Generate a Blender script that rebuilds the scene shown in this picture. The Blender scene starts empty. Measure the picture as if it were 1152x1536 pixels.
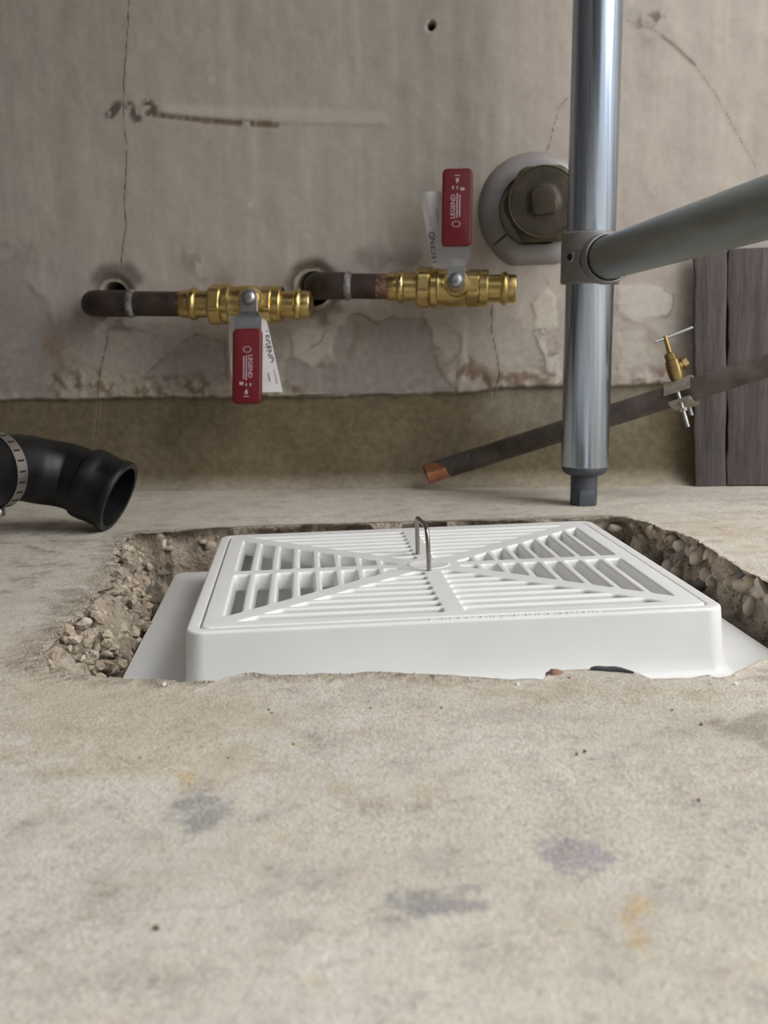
import bpy, bmesh, math, random
import numpy as np
from mathutils import Vector, Matrix
random.seed(7)
rng = np.random.default_rng(11)
SC = bpy.context.scene
COL = SC.collection
V = Vector

# ------------------------------------------------------------------ camera
F, PITCH, ROLL = 1690.0, 0.15806, 0.02916          # focal length in px of a 1152x1536 frame
HCAM = 0.1807
cR, sR, cP, sP = math.cos(ROLL), math.sin(ROLL), math.cos(PITCH), math.sin(PITCH)
EX, FW, UPC = V((1, 0, 0)), V((0, cP, -sP)), V((0, sP, cP))
RT = EX*cR - UPC*sR
UP = EX*sR + UPC*cR
CAM = V((0, 0, HCAM))
cd = bpy.data.cameras.new('camera')
cam = bpy.data.objects.new('camera', cd); COL.objects.link(cam)
m = Matrix((RT, UP, -FW)).transposed().to_4x4(); m.translation = CAM
cam.matrix_world = m
cd.sensor_fit = 'VERTICAL'; cd.sensor_height = 36.0; cd.sensor_width = 27.0
cd.lens = F*36.0/1536.0
cd.clip_start = 0.01; cd.clip_end = 200
cd.dof.use_dof = True; cd.dof.focus_distance = 0.80; cd.dof.aperture_fstop = 13.0
SC.camera = cam

# ------------------------------------------------------------------ light and exposure
w = bpy.data.worlds.new('sky'); SC.world = w; w.use_nodes = True
bg = w.node_tree.nodes['Background']
bg.inputs[0].default_value = (0.90, 0.955, 1.0, 1); bg.inputs[1].default_value = 1.3
def area(name, loc, aim, sx, sy, power, color):
    l = bpy.data.lights.new(name, 'AREA'); l.shape = 'RECTANGLE'; l.size = sx; l.size_y = sy
    l.energy = power; l.color = color
    o = bpy.data.objects.new(name, l); COL.objects.link(o)
    o.location = loc; o.rotation_euler = (V(aim)-V(loc)).to_track_quat('-Z', 'Y').to_euler()
    return o
area('daylight_opening', (1.30, 0.10, 1.20), (0.15, 0.90, 0.15), 0.9, 1.7, 36, (1.0, 0.995, 0.98))
SC.view_settings.view_transform = 'Standard'; SC.view_settings.look = 'None'
SC.view_settings.gamma = 1; SC.view_settings.use_curve_mapping = False
SC.view_settings.exposure = -0.08
SC.cycles.use_denoising = True

# ------------------------------------------------------------------ picture -> place helpers
def ray(x, y):
    return FW + RT*((x-576.0)/F) + UP*((768.0-y)/F)
def onz(x, y, z=0.0):
    d = ray(x, y); return CAM + d*((z-HCAM)/d.z)
def atd(x, y, depth):                                # at an optical depth in metres
    return CAM + ray(x, y)*depth
WP0 = V((0.0, 1.322, 0.0)); WYAW = math.radians(-7.5)
WU = V((math.cos(WYAW), math.sin(WYAW), 0)); WN = V((math.sin(WYAW), -math.cos(WYAW), 0))   # along the wall, towards the room
def onw(x, y, off=0.0):                              # on the wall plane moved off metres into the room
    d = ray(x, y); t = (WP0 + WN*off - CAM).dot(WN)/d.dot(WN); return CAM + d*t
def wuz(x, y):
    p = onw(x, y); return ((p-WP0).dot(WU), p.z)
def wpt(u, z, off=0.0): return WP0 + WU*u + WN*off + V((0, 0, z))

# ------------------------------------------------------------------ scene-graph helpers
def tag(o, label=None, cat=None, group=None, kind=None):
    for k, v in (('label', label), ('category', cat), ('group', group), ('kind', kind)):
        if v: o[k] = v
    return o
def thing(name, label, cat, loc, group=None):
    o = bpy.data.objects.new(name, None); COL.objects.link(o); o.location = loc
    o.empty_display_size = 0.02
    return tag(o, label, cat, group)
def wloc(o):
    p = V(o.location)
    if o.parent: p = V((0, 0, 0))
    return p
def obj(name, bm, mat, parent=None, smooth=40, wn=False):
    me = bpy.data.meshes.new(name)
    if isinstance(bm, bmesh.types.BMesh):
        bmesh.ops.recalc_face_normals(bm, faces=bm.faces[:])
        bm.to_mesh(me); bm.free()
    else:
        me.from_pydata(*bm); me.update()
    if smooth is not None:
        me.polygons.foreach_set('use_smooth', [True]*len(me.polygons))
        if smooth < 180: me.set_sharp_from_angle(angle=math.radians(smooth))
    if mat: me.materials.append(mat)
    o = bpy.data.objects.new(name, me); COL.objects.link(o)
    if parent is not None:
        o.parent = parent
        if parent.type == 'EMPTY': o.matrix_parent_inverse = Matrix.Translation(-V(parent.location))
    if wn:
        md = o.modifiers.new('weighted_normal', 'WEIGHTED_NORMAL'); md.keep_sharp = True
    return o
def frame(origin, x, z):
    """matrix with local X along x, Z near z"""
    x = V(x).normalized(); z = V(z); z = (z - x*z.dot(x)).normalized(); y = z.cross(x)
    M = Matrix((x, y, z)).transposed().to_4x4(); M.translation = origin; return M
def ring_faces(bm, a, b, closed=True):
    n = len(a)
    for i in range(n if closed else n-1):
        j = (i+1) % n
        bm.faces.new((a[i], a[j], b[j], b[i]))
def loft(bm, rings, cap0=True, cap1=True):
    rs = [[bm.verts.new(p) for p in r] for r in rings]
    for a, b in zip(rs, rs[1:]): ring_faces(bm, a, b)
    if cap0: bm.faces.new(rs[0][::-1])
    if cap1: bm.faces.new(rs[-1])
    return bm
def lathe(prof, M, n=40, cap0=True, cap1=True, bm=None, hexa=None):
    """prof = [(axial, radius)], revolved about local X of M"""
    bm = bm or bmesh.new(); rings = []
    for k, (a, r) in enumerate(prof):
        ring = []
        for i in range(n):
            t = 2*math.pi*i/n; rr = r
            if hexa and k in hexa:
                q = (t % (math.pi/3)) - math.pi/6
                rr = min(r*1.035, r*math.cos(math.pi/6)/math.cos(q)*1.085)
            ring.append(M @ V((a, rr*math.cos(t), rr*math.sin(t))))
        rings.append(ring)
    return loft(bm, rings, cap0, cap1)
def tube(pts, radii, n=28, cap=True, bm=None, upref=(0.13, 0.2, 1)):
    pts = [V(p) for p in pts]; bm = bm or bmesh.new(); rings = []
    if not hasattr(radii, '__len__'): radii = [radii]*len(pts)
    u = None
    for i, p in enumerate(pts):
        t = (pts[min(i+1, len(pts)-1)] - pts[max(i-1, 0)]).normalized()
        if u is None:
            u = V(upref); 
        u = (u - t*u.dot(t)).normalized(); v = t.cross(u)
        rings.append([p + u*radii[i]*math.cos(2*math.pi*k/n) + v*radii[i]*math.sin(2*math.pi*k/n) for k in range(n)])
    return loft(bm, rings, cap, cap)
def spline(pts, k=8):
    P = [V(p) for p in pts]; P = [P[0]*2-P[1]] + P + [P[-1]*2-P[-2]]; out = []
    for i in range(1, len(P)-2):
        a, b, c, d = P[i-1:i+3]
        for j in range(k):
            t = j/k
            out.append(0.5*((2*b) + (c-a)*t + (2*a-5*b+4*c-d)*t*t + (3*b-a-3*c+d)*t**3))
    return out + [P[-2]]
def box(M, x0, x1, y0, y1, z0, z1, bev=0.0, seg=2, bm=None):
    b = bmesh.new()
    vs = [b.verts.new((x, y, z)) for x in (x0, x1) for y in (y0, y1) for z in (z0, z1)]
    for f in ((0,1,3,2), (4,6,7,5), (0,4,5,1), (2,3,7,6), (0,2,6,4), (1,5,7,3)): b.faces.new([vs[i] for i in f])
    if bev > 0: bmesh.ops.bevel(b, geom=b.edges[:], offset=bev, segments=seg, profile=0.5, affect='EDGES')
    b.transform(M)
    if bm is None: return b
    me = bpy.data.meshes.new('t'); b.to_mesh(me); b.free(); bm.from_mesh(me); bpy.data.meshes.remove(me)
    return bm
def prism(outline, M, z0, z1, bev=0.0, seg=2):
    b = bmesh.new(); vs = [b.verts.new((x, y, z0)) for x, y in outline]
    f = b.faces.new(vs); r = bmesh.ops.extrude_face_region(b, geom=[f])
    bmesh.ops.translate(b, vec=(0, 0, z1-z0), verts=[e for e in r['geom'] if isinstance(e, bmesh.types.BMVert)])
    if bev > 0:
        es = [e for e in b.edges if abs(e.verts[0].co.z-e.verts[1].co.z) < 1e-7]
        bmesh.ops.bevel(b, geom=es, offset=bev, segments=seg, profile=0.5, affect='EDGES')
    b.transform(M); return b
def rrect(hx, hy, r, z, n=8, c=(0, 0)):
    out = []
    for (sx, sy, a0) in ((1, 1, 0), (-1, 1, 90), (-1, -1, 180), (1, -1, 270)):
        for i in range(n+1):
            a = math.radians(a0 + 90*i/n)
            out.append((c[0]+sx*(hx-r)+r*math.cos(a), c[1]+sy*(hy-r)+r*math.sin(a), z))
    return out
def rock(p, size, seed, sub=2, squash=(1, 1, 1), rough=0.28):
    bm = bmesh.new(); bmesh.ops.create_icosphere(bm, subdivisions=sub, radius=1.0)
    R = random.Random(seed)
    pl = [(V((R.gauss(0,1), R.gauss(0,1), R.gauss(0,1))).normalized(), R.uniform(0.62, 0.95)) for _ in range(9)]
    for v in bm.verts:
        d = v.co.normalized(); r = 1.0
        for nrm, h in pl:
            q = d.dot(nrm)
            if q > 0.05: r = min(r, h/q)
        v.co = d*r*(1+R.uniform(-1, 1)*rough*0.12)
        v.co = V((v.co.x*squash[0], v.co.y*squash[1], v.co.z*squash[2]))*size
    bm.transform(Matrix.Translation(p) @ Matrix.Rotation(R.uniform(0, 6.28), 4, V((R.random(), R.random(), R.random()+.1)).normalized()))
    return bm
def text_obj(name, s, size, M, mat, parent, depth=0.00015):
    cu = bpy.data.curves.new(name, 'FONT'); cu.body = s; cu.size = size; cu.extrude = depth
    cu.align_x = 'CENTER'; cu.align_y = 'CENTER'; cu.resolution_u = 3
    t = bpy.data.objects.new('t', cu); COL.objects.link(t)
    me = bpy.data.meshes.new_from_object(t.evaluated_get(bpy.context.evaluated_depsgraph_get()))
    bpy.data.objects.remove(t); bpy.data.curves.remove(cu)
    me.transform(M); bm = bmesh.new(); bm.from_mesh(me); bpy.data.meshes.remove(me)
    return obj(name, bm, mat, parent, smooth=None)

# ------------------------------------------------------------------ numpy noise
_lat = rng.random((64, 64, 64)).astype(np.float32)
def vnoise(x, y, z):
    xi, yi, zi = np.floor(x).astype(int), np.floor(y).astype(int), np.floor(z).astype(int)
    fx, fy, fz = x-xi, y-yi, z-zi
    fx, fy, fz = [f*f*(3-2*f) for f in (fx, fy, fz)]
    out = 0
    for dx in (0, 1):
        for dy in (0, 1):
            for dz in (0, 1):
                out = out + _lat[(xi+dx) % 64, (yi+dy) % 64, (zi+dz) % 64] * (fx if dx else 1-fx)*(fy if dy else 1-fy)*(fz if dz else 1-fz)
    return out*2-1
def fbm(x, y, z, s=1.0, o=4):
    r, a, t = 0, 1.0, 0
    for i in range(o):
        r = r + a*vnoise(x*s+7.3*i, y*s+3.1*i, z*s+1.7*i); t += a; a *= 0.5; s *= 2.03
    return r/t
def sstep(a, b, x):
    t = np.clip((x-a)/(b-a), 0, 1); return t*t*(3-2*t)
def seg_dist(px, py, poly):
    d = np.full(px.shape, 9.0)
    for (x0, y0), (x1, y1) in zip(poly, poly[1:]):
        dx, dy = x1-x0, y1-y0; L = dx*dx+dy*dy+1e-12
        t = np.clip(((px-x0)*dx+(py-y0)*dy)/L, 0, 1)
        d = np.minimum(d, np.hypot(px-x0-t*dx, py-y0-t*dy))
    return d
def poly_sd(px, py, poly):                           # signed distance, positive inside
    P = list(poly)+[poly[0]]; d = seg_dist(px, py, P); ins = np.zeros(px.shape, bool)
    for (x0, y0), (x1, y1) in zip(P, P[1:]):
        c = ((y0 > py) != (y1 > py)); yy = np.where(abs(y1-y0) < 1e-9, 1e-9, y1-y0)
        ins ^= c & (px < (x1-x0)*(py-y0)/yy + x0)
    return np.where(ins, d, -d)

# ------------------------------------------------------------------ materials
def new_mat(name):
    mt = bpy.data.materials.new(name); mt.use_nodes = True
    nt = mt.node_tree; return mt, nt, nt.nodes['Principled BSDF']
def N(nt, t, **kw):
    n = nt.nodes.new(t)
    for k, v in kw.items(): setattr(n, k, v)
    return n
def noise(nt, scale, detail=4, rough=0.55, stretch=None, coord='Object'):
    tc = N(nt, 'ShaderNodeTexCoord'); src = tc.outputs[coord]
    if stretch:
        mp = N(nt, 'ShaderNodeMapping'); mp.inputs['Scale'].default_value = stretch
        nt.links.new(src, mp.inputs[0]); src = mp.outputs[0]
    n = N(nt, 'ShaderNodeTexNoise'); n.inputs['Scale'].default_value = scale
    n.inputs['Detail'].default_value = detail; n.inputs['Roughness'].default_value = rough
    nt.links.new(src, n.inputs['Vector']); return n.outputs['Fac']
def ramp(nt, src, stops):
    r = N(nt, 'ShaderNodeValToRGB'); e = r.color_ramp.elements
    while len(e) < len(stops): e.new(0.5)
    for q, (p, c) in zip(e, stops):
        q.position = p; q.color = (c, c, c, 1) if not hasattr(c, '__len__') else (*c, 1)
    nt.links.new(src, r.inputs[0]); return r.outputs[0]
def mix(nt, fac, a, b, mode='MIX'):
    x = N(nt, 'ShaderNodeMix', data_type='RGBA', blend_type=mode)
    for s, v in ((0, fac), (6, a), (7, b)):
        if isinstance(v, bpy.types.NodeSocket): nt.links.new(v, x.inputs[s])
        elif hasattr(v, '__len__'): x.inputs[s].default_value = (*v, 1)
        else: x.inputs[s].default_value = v
    return x.outputs[2]
def math_n(nt, op, a, b=0.0, c=None, clamp=False):
    x = N(nt, 'ShaderNodeMath', operation=op); x.use_clamp = clamp
    for s, v in ((0, a), (1, b), (2, c)):
        if v is None: continue
        if isinstance(v, bpy.types.NodeSocket): nt.links.new(v, x.inputs[s])
        else: x.inputs[s].default_value = v
    return x.outputs[0]
def attr(nt, name):
    a = N(nt, 'ShaderNodeAttribute', attribute_name=name); return a
def bump(nt, b, src, strength=0.3, dist=0.001):
    n = N(nt, 'ShaderNodeBump'); n.inputs['Strength'].default_value = strength; n.inputs['Distance'].default_value = dist
    nt.links.new(src, n.inputs['Height']); nt.links.new(n.outputs[0], b.inputs['Normal'])
def simple(name, c1, c2=None, rough=0.5, metal=0.0, scale=80, detail=4, stretch=None, lo=0.35, hi=0.65, bmp=0.0, bd=0.0005, r2=None, spec=None):
    mt, nt, b = new_mat(name)
    f = noise(nt, scale, detail, stretch=stretch); k = ramp(nt, f, [(lo, 0.0), (hi, 1.0)])
    nt.links.new(mix(nt, k, c1, c2 or tuple(x*0.85 for x in c1)), b.inputs['Base Color'])
    b.inputs['Metallic'].default_value = metal
    if r2 is None: b.inputs['Roughness'].default_value = rough
    else: nt.links.new(math_n(nt, 'MULTIPLY_ADD', k, r2-rough, rough), b.inputs['Roughness'])
    if spec is not None: b.inputs['Specular IOR Level'].default_value = spec
    if bmp: bump(nt, b, noise(nt, scale*3, 3, stretch=stretch), bmp, bd)
    return mt
M_plastic = simple('white_plastic', (0.82, 0.81, 0.795), (0.79, 0.78, 0.755), 0.42, scale=30)
M_plastic_in = simple('basin_white_plastic', (0.81, 0.80, 0.78), (0.77, 0.76, 0.735), 0.38, scale=18)
M_brass_d = simple('dull_brass', (0.36, 0.25, 0.10), (0.24, 0.16, 0.07), 0.4, 0.9, scale=60, bmp=0.15)
M_brass = simple('brass', (0.68, 0.52, 0.22), (0.54, 0.39, 0.15), 0.22, 1.0, scale=60, r2=0.4, bmp=0.12)
M_copper_dark = simple('tarnished_copper', (0.030, 0.021, 0.017), (0.060, 0.040, 0.031), 0.5, 0.35, scale=60, stretch=(1, 1, 1), bmp=0.2)
M_copper_new = simple('bright_copper', (0.78, 0.38, 0.24), (0.62, 0.28, 0.17), 0.3, 0.9, scale=50)
M_copper_mid = simple('half_cleaned_copper', (0.30, 0.17, 0.125), (0.08, 0.05, 0.038), 0.42, 0.7, scale=140, lo=0.4, hi=0.6)
M_solder = simple('dull_solder', (0.24, 0.23, 0.22), (0.06, 0.05, 0.045), 0.7, 0.2, scale=110, bmp=0.5)
M_old_pipe = simple('weathered_copper', (0.060, 0.042, 0.036), (0.15, 0.125, 0.11), 0.6, 0.3, scale=35, detail=6, bmp=0.4, hi=0.75)
M_verd = simple('blue_grey_oxide', (0.10, 0.11, 0.105), (0.07, 0.06, 0.055), 0.7, 0.1, scale=60, bmp=0.3)
M_galv = simple('galvanized_steel', (0.36, 0.41, 0.49), (0.50, 0.56, 0.66), 0.19, 1.0, scale=3.0, detail=3, stretch=(90, 90, 1.2), r2=0.30, bmp=0.06, bd=0.0003)
M_galv_rail = simple('dull_galvanized_steel', (0.27, 0.30, 0.29), (0.38, 0.42, 0.41), 0.40, 0.9, scale=50, detail=5, stretch=(1, .05, 1), r2=0.52, bmp=0.15, bd=0.0003)
M_clamp = simple('grey_cast_aluminium', (0.23, 0.215, 0.205), (0.28, 0.265, 0.25), 0.5, 0.55, scale=200, bmp=0.25, bd=0.0003)
M_insert = simple('dark_grey_plastic', (0.045, 0.05, 0.06), (0.06, 0.067, 0.08), 0.5, 0.0, scale=60)
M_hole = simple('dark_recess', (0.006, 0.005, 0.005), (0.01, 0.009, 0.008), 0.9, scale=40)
M_red = simple('red_vinyl', (0.145, 0.006, 0.010), (0.12, 0.005, 0.009), 0.42, scale=90, bmp=0.08)
M_print = simple('pale_print', (0.62, 0.52, 0.55), (0.5, 0.40, 0.43), 0.6, scale=300)
M_ink = simple('black_ink', (0.02, 0.02, 0.022), (0.05, 0.05, 0.05), 0.7, scale=300)
M_greyink = simple('grey_ink', (0.30, 0.29, 0.29), (0.36, 0.35, 0.35), 0.7, scale=300)
M_paper = simple('white_paper', (0.72, 0.69, 0.69), (0.64, 0.61, 0.61), 0.75, scale=40, bmp=0.15)
M_zinc = simple('zinc_plated_steel', (0.42, 0.42, 0.43), (0.32, 0.31, 0.31), 0.34, 1.0, scale=60, r2=0.48)
M_zinc_d = simple('dull_zinc_plate', (0.36, 0.33, 0.27), (0.26, 0.22, 0.17), 0.55, 0.7, scale=80, bmp=0.2)
M_wire = simple('steel_wire', (0.36, 0.34, 0.31), (0.25, 0.23, 0.20), 0.3, 1.0, scale=90)
M_rubber = simple('black_rubber', (0.0035, 0.0035, 0.0045), (0.006, 0.006, 0.007), 0.36, 0.0, scale=60, bmp=0.15, r2=0.5, spec=0.35)
M_band = simple('stainless_band', (0.40, 0.37, 0.34), (0.30, 0.28, 0.26), 0.36, 0.9, scale=60)
M_ring = simple('grey_painted_ring', (0.30, 0.275, 0.27), (0.235, 0.21, 0.20), 0.42, 0.1, scale=22, bmp=0.1)
M_cap = simple('green_brown_brass', (0.045, 0.043, 0.032), (0.095, 0.070, 0.048), 0.5, 0.45, scale=38, detail=6, bmp=0.5, bd=0.001)
M_verdigris = simple('verdigris_brass', (0.045, 0.062, 0.045), (0.13, 0.098, 0.05), 0.6, 0.4, scale=45, detail=6, bmp=0.5)
M_rim = simple('worn_brass_rim', (0.15, 0.12, 0.07), (0.09, 0.085, 0.06), 0.5, 0.5, scale=60)
M_sleeve = simple('pale_mortar_sleeve', (0.42, 0.36, 0.29), (0.30, 0.25, 0.20), 0.8, scale=90, bmp=0.4)
M_wood = None
def wood():
    mt, nt, b = new_mat('weathered_grey_wood')
    g = noise(nt, 6, 6, 0.65, (16, 16, 0.9)); fine = noise(nt, 30, 4, 0.6, (20, 20, 1.2)); blot = noise(nt, 9, 4)
    c = ramp(nt, g, [(0.3, (0.050, 0.042, 0.040)), (0.52, (0.095, 0.076, 0.073)), (0.75, (0.16, 0.132, 0.128))])
    c = mix(nt, math_n(nt, 'MULTIPLY', ramp(nt, fine, [(0.4, 1.0), (0.55, 0.0)]), 0.45), c, (0.035, 0.028, 0.026))
    c = mix(nt, math_n(nt, 'MULTIPLY', ramp(nt, blot, [(0.5, 0.0), (0.7, 1.0)]), 0.35), c, (0.15, 0.115, 0.11))
    nt.links.new(c, b.inputs['Base Color']); b.inputs['Roughness'].default_value = 0.85
    bump(nt, b, g, 0.5, 0.002); return mt
M_wood = wood()
M_stone = simple('river_stone', (0.44, 0.36, 0.265), (0.33, 0.265, 0.195), 0.8, scale=60, detail=5, bmp=0.4)
M_stone2 = simple('pale_stone', (0.58, 0.51, 0.43), (0.44, 0.375, 0.30), 0.8, scale=70, detail=5, bmp=0.4)
M_stone3 = simple('dark_stone', (0.09, 0.09, 0.09), (0.15, 0.14, 0.13), 0.7, scale=70, detail=5, bmp=0.4)
M_stone4 = simple('rusty_stone', (0.24, 0.135, 0.08), (0.30, 0.20, 0.13), 0.85, scale=70, detail=5, bmp=0.4)
M_chip = simple('white_chip', (0.72, 0.70, 0.66), (0.6, 0.58, 0.54), 0.8, scale=200)
M_speck = simple('dark_grit', (0.06, 0.045, 0.035), (0.10, 0.075, 0.05), 0.8, scale=200)
M_soil = simple('sandy_soil', (0.20, 0.15, 0.10), (0.12, 0.09, 0.065), 0.95, scale=90, detail=6, bmp=0.8, bd=0.003)

def floor_mat():
    mt, nt, b = new_mat('worn_concrete_floor')
    n1 = noise(nt, 6, 5, 0.6); n2 = noise(nt, 38, 5, 0.65); n3 = noise(nt, 170, 4, 0.7); n4 = noise(nt, 520, 2, 0.6); n5 = noise(nt, 1150, 2, 0.6)
    big = noise(nt, 2.3, 3)
    c = ramp(nt, n1, [(0.30, (0.52, 0.475, 0.405)), (0.5, (0.62, 0.575, 0.50)), (0.72, (0.71, 0.67, 0.60))])
    c = mix(nt, math_n(nt, 'MULTIPLY', ramp(nt, big, [(0.42, 0.0), (0.66, 1.0)]), 0.40), c, (0.55, 0.465, 0.345))
    c = mix(nt, math_n(nt, 'MULTIPLY', ramp(nt, n2, [(0.50, 0.0), (0.66, 1.0)]), 0.62), c, (0.36, 0.325, 0.29))
    c = mix(nt, math_n(nt, 'MULTIPLY', ramp(nt, noise(nt, 55, 4, 0.6, (1, 1.15, 1)), [(0.60, 0.0), (0.72, 1.0)]), 0.5), c, (0.62, 0.46, 0.25))
    c = mix(nt, math_n(nt, 'MULTIPLY', ramp(nt, n2, [(0.30, 1.0), (0.46, 0.0)]), 0.6), c, (0.70, 0.665, 0.60))
    # own-colour stains, the last mask also holding painted shadow; masks come with the mesh
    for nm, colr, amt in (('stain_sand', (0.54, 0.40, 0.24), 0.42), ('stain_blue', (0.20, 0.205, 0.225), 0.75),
                          ('stain_purple', (0.30, 0.255, 0.315), 0.75), ('stain_yellow', (0.60, 0.42, 0.18), 0.75), ('stain_and_shade', (0.20, 0.165, 0.13), 0.6)):
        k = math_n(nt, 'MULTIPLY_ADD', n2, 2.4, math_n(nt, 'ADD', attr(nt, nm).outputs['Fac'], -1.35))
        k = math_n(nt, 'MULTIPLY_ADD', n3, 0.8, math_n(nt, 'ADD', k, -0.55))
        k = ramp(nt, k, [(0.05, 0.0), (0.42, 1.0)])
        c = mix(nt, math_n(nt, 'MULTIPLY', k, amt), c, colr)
    c = mix(nt, math_n(nt, 'MULTIPLY', ramp(nt, n3, [(0.50, 0.0), (0.68, 1.0)]), 0.45), c, (0.27, 0.235, 0.19))
    c = mix(nt, math_n(nt, 'MULTIPLY', ramp(nt, n4, [(0.36, 1.0), (0.48, 0.0)]), 0.30), c, (0.70, 0.64, 0.54))
    c = mix(nt, math_n(nt, 'MULTIPLY', ramp(nt, n5, [(0.50, 0.0), (0.64, 1.0)]), 0.55), c, (0.26, 0.215, 0.16))
    c = mix(nt, math_n(nt, 'MULTIPLY', ramp(nt, n5, [(0.36, 1.0), (0.48, 0.0)]), 0.42), c, (0.80, 0.74, 0.63))
    # broken edge of the slab
    e = attr(nt, 'broken').outputs['Fac']
    r1 = noise(nt, 75, 6, 0.7); r2 = noise(nt, 24, 4, 0.6)
    br = ramp(nt, r1, [(0.30, (0.22, 0.175, 0.135)), (0.42, (0.45, 0.37, 0.285)), (0.60, (0.58, 0.50, 0.40)), (0.75, (0.66, 0.60, 0.51))])
    br = mix(nt, math_n(nt, 'MULTIPLY', ramp(nt, r2, [(0.45, 0.0), (0.62, 1.0)]), 0.4), br, (0.38, 0.285, 0.195))
    br = mix(nt, math_n(nt, 'MULTIPLY', ramp(nt, noise(nt, 190, 5, 0.7), [(0.36, 1.0), (0.45, 0.0)]), 0.7), br, (0.11, 0.09, 0.07))
    c = mix(nt, e, c, br)
    nt.links.new(c, b.inputs['Base Color']); b.inputs['Roughness'].default_value = 0.82
    b.inputs['Specular IOR Level'].default_value = 0.3
    h = math_n(nt, 'ADD', math_n(nt, 'MULTIPLY', n3, 0.7), math_n(nt, 'MULTIPLY', n4, 0.5))
    h = math_n(nt, 'ADD', h, math_n(nt, 'MULTIPLY', math_n(nt, 'MULTIPLY', r1, e), 9.0))
    h = math_n(nt, 'ADD', h, math_n(nt, 'MULTIPLY', n5, 0.35))
    bump(nt, b, h, 0.9, 0.0014)
    return mt
M_floor = floor_mat()
def wall_mat():
    mt, nt, b = new_mat('old_plaster_wall')
    a = attr(nt, 'plaster_colour').outputs['Color']
    st = noise(nt, 5, 5, 0.65, (9, 9, 0.8)); n2 = noise(nt, 26, 5, 0.6); n3 = noise(nt, 120, 4, 0.65)
    c = mix(nt, 0.12, a, ramp(nt, st, [(0.3, 0.22), (0.7, 0.8)]), 'SOFT_LIGHT')
    c = mix(nt, 0.16, c, ramp(nt, n2, [(0.3, 0.3), (0.7, 0.7)]), 'SOFT_LIGHT')
    c = mix(nt, math_n(nt, 'MULTIPLY', attr(nt, 'rough_mask').outputs['Fac'], 0.35), c, ramp(nt, n3, [(0.35, 0.2), (0.65, 0.8)]), 'SOFT_LIGHT')
    # hairline cracks: the mesh carries the distance to them, the noise frays them
    d = math_n(nt, 'MULTIPLY_ADD', n3, 0.0012, attr(nt, 'crack_distance').outputs['Fac'])
    k = ramp(nt, math_n(nt, 'MULTIPLY', d, 275.0), [(0.22, 1.0), (0.50, 0.0)])
    c = mix(nt, math_n(nt, 'MULTIPLY', k, 0.9), c, (0.07, 0.052, 0.038))
    nt.links.new(c, b.inputs['Base Color']); b.inputs['Roughness'].default_value = 0.75
    b.inputs['Specular IOR Level'].default_value = 0.3
    h = math_n(nt, 'ADD', math_n(nt, 'MULTIPLY', n2, 0.8), math_n(nt, 'MULTIPLY', n3, 0.4))
    h = math_n(nt, 'SUBTRACT', h, k)
    bump(nt, b, h, 0.4, 0.0015); return mt
M_wall = wall_mat()
M_shade_wall = simple('dark_shade_wall', (0.10, 0.09, 0.08), (0.085, 0.075, 0.07), 0.8, scale=6)  # dark finish for the added light-blocking walls and roof

# ------------------------------------------------------------------ grate frame (local square on the floor)
GYAW = 0.070555; GC = V((0.032277, 0.825829, 0.0)); GTOP = 0.008
MG = Matrix.Translation((GC.x, GC.y, GTOP)) @ Matrix.Rotation(GYAW, 4, 'Z')

# ------------------------------------------------------------------ floor slab with the broken-out hole
rim_px = [(1180,978),(1152,985),(1130,995),(1110,1005),(1093,1013),(1075,1016),(1060,1012),(1040,1015),(1000,1017),(975,1017),(957,1010),(945,1004),(915,1002),
 (880,1003),(850,1004),(832,1006),(820,1011),(812,1018),(780,1018),(740,1016),(700,1013),(650,1010),(600,1007),(560,1005),(500,1008),(450,1010),(400,1007),
 (360,1009),(340,1014),(325,1021),(295,1019),(270,1023),(250,1018),(235,1015),(190,1016),(150,1012),(110,1010),(78,1003),(62,988),(72,970),(93,952),(103,936),
 (128,917),(138,895),(160,885),(170,869),(178,840),(186,811),(203,799),(225,798),(288,794),(324,791),(383,789),(480,786),(560,784),(620,782),(700,781),(800,779),
 (860,778),(890,776),(915,774),(940,775),(955,780),(972,783),(987,790),(1000,795),(1015,797),(1030,803),(1045,810),(1060,820),(1080,832),(1100,845),(1120,857),
 (1140,866),(1152,872),(1200,903),(1240,935),(1235,960)]
rim = [onz(x, y).xy for x, y in rim_px]
NA = 1300
ang = np.linspace(0, 2*np.pi, NA, endpoint=False)
# denser angles towards the two front corners are not needed: the step is about 1.4 mm on the rim
cx, cy = GC.x, GC.y
ca, sa = np.cos(ang), np.sin(ang)
R = np.full(NA, 0.0)
for (x0, y0), (x1, y1) in zip(rim, rim[1:]+rim[:1]):
    ex, ey = x1-x0, y1-y0; den = ca*ey - sa*ex
    with np.errstate(all='ignore'):
        t = ((x0-cx)*ey - (y0-cy)*ex)/den; s = ((x0-cx)*sa - (y0-cy)*ca)/den
    ok = (t > 0) & (s >= -1e-6) & (s <= 1+1e-6); R = np.where(ok, np.maximum(R, t), R)
left_w = sstep(0.15, 0.6, np.cos(ang-math.radians(205)))
R = R + left_w*0.0035*fbm(ca*R, sa*R, ca*0+9, 55, 4) + 0.0014*fbm(ca*R, sa*R, ca*0, 120, 3) + 0.0016*fbm(ca*R, sa*R, ca*0+3, 40, 2)
BX0, BX1, BY0, BY1 = -1.7, 2.6, -1.5, 1.50
with np.errstate(all='ignore'):
    D = np.minimum(np.where(ca > 0, (BX1-cx)/ca, np.where(ca < 0, (BX0-cx)/ca, 9e9)), np.where(sa > 0, (BY1-cy)/sa, np.where(sa < 0, (BY0-cy)/sa, 9e9)))
NR = 72
front_w = sstep(0.2, 0.6, -np.sin(ang))
tt = (np.arange(NR)/(NR-1))**2.3
rings = []
gx = lambda r: cx+ca*r
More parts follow.
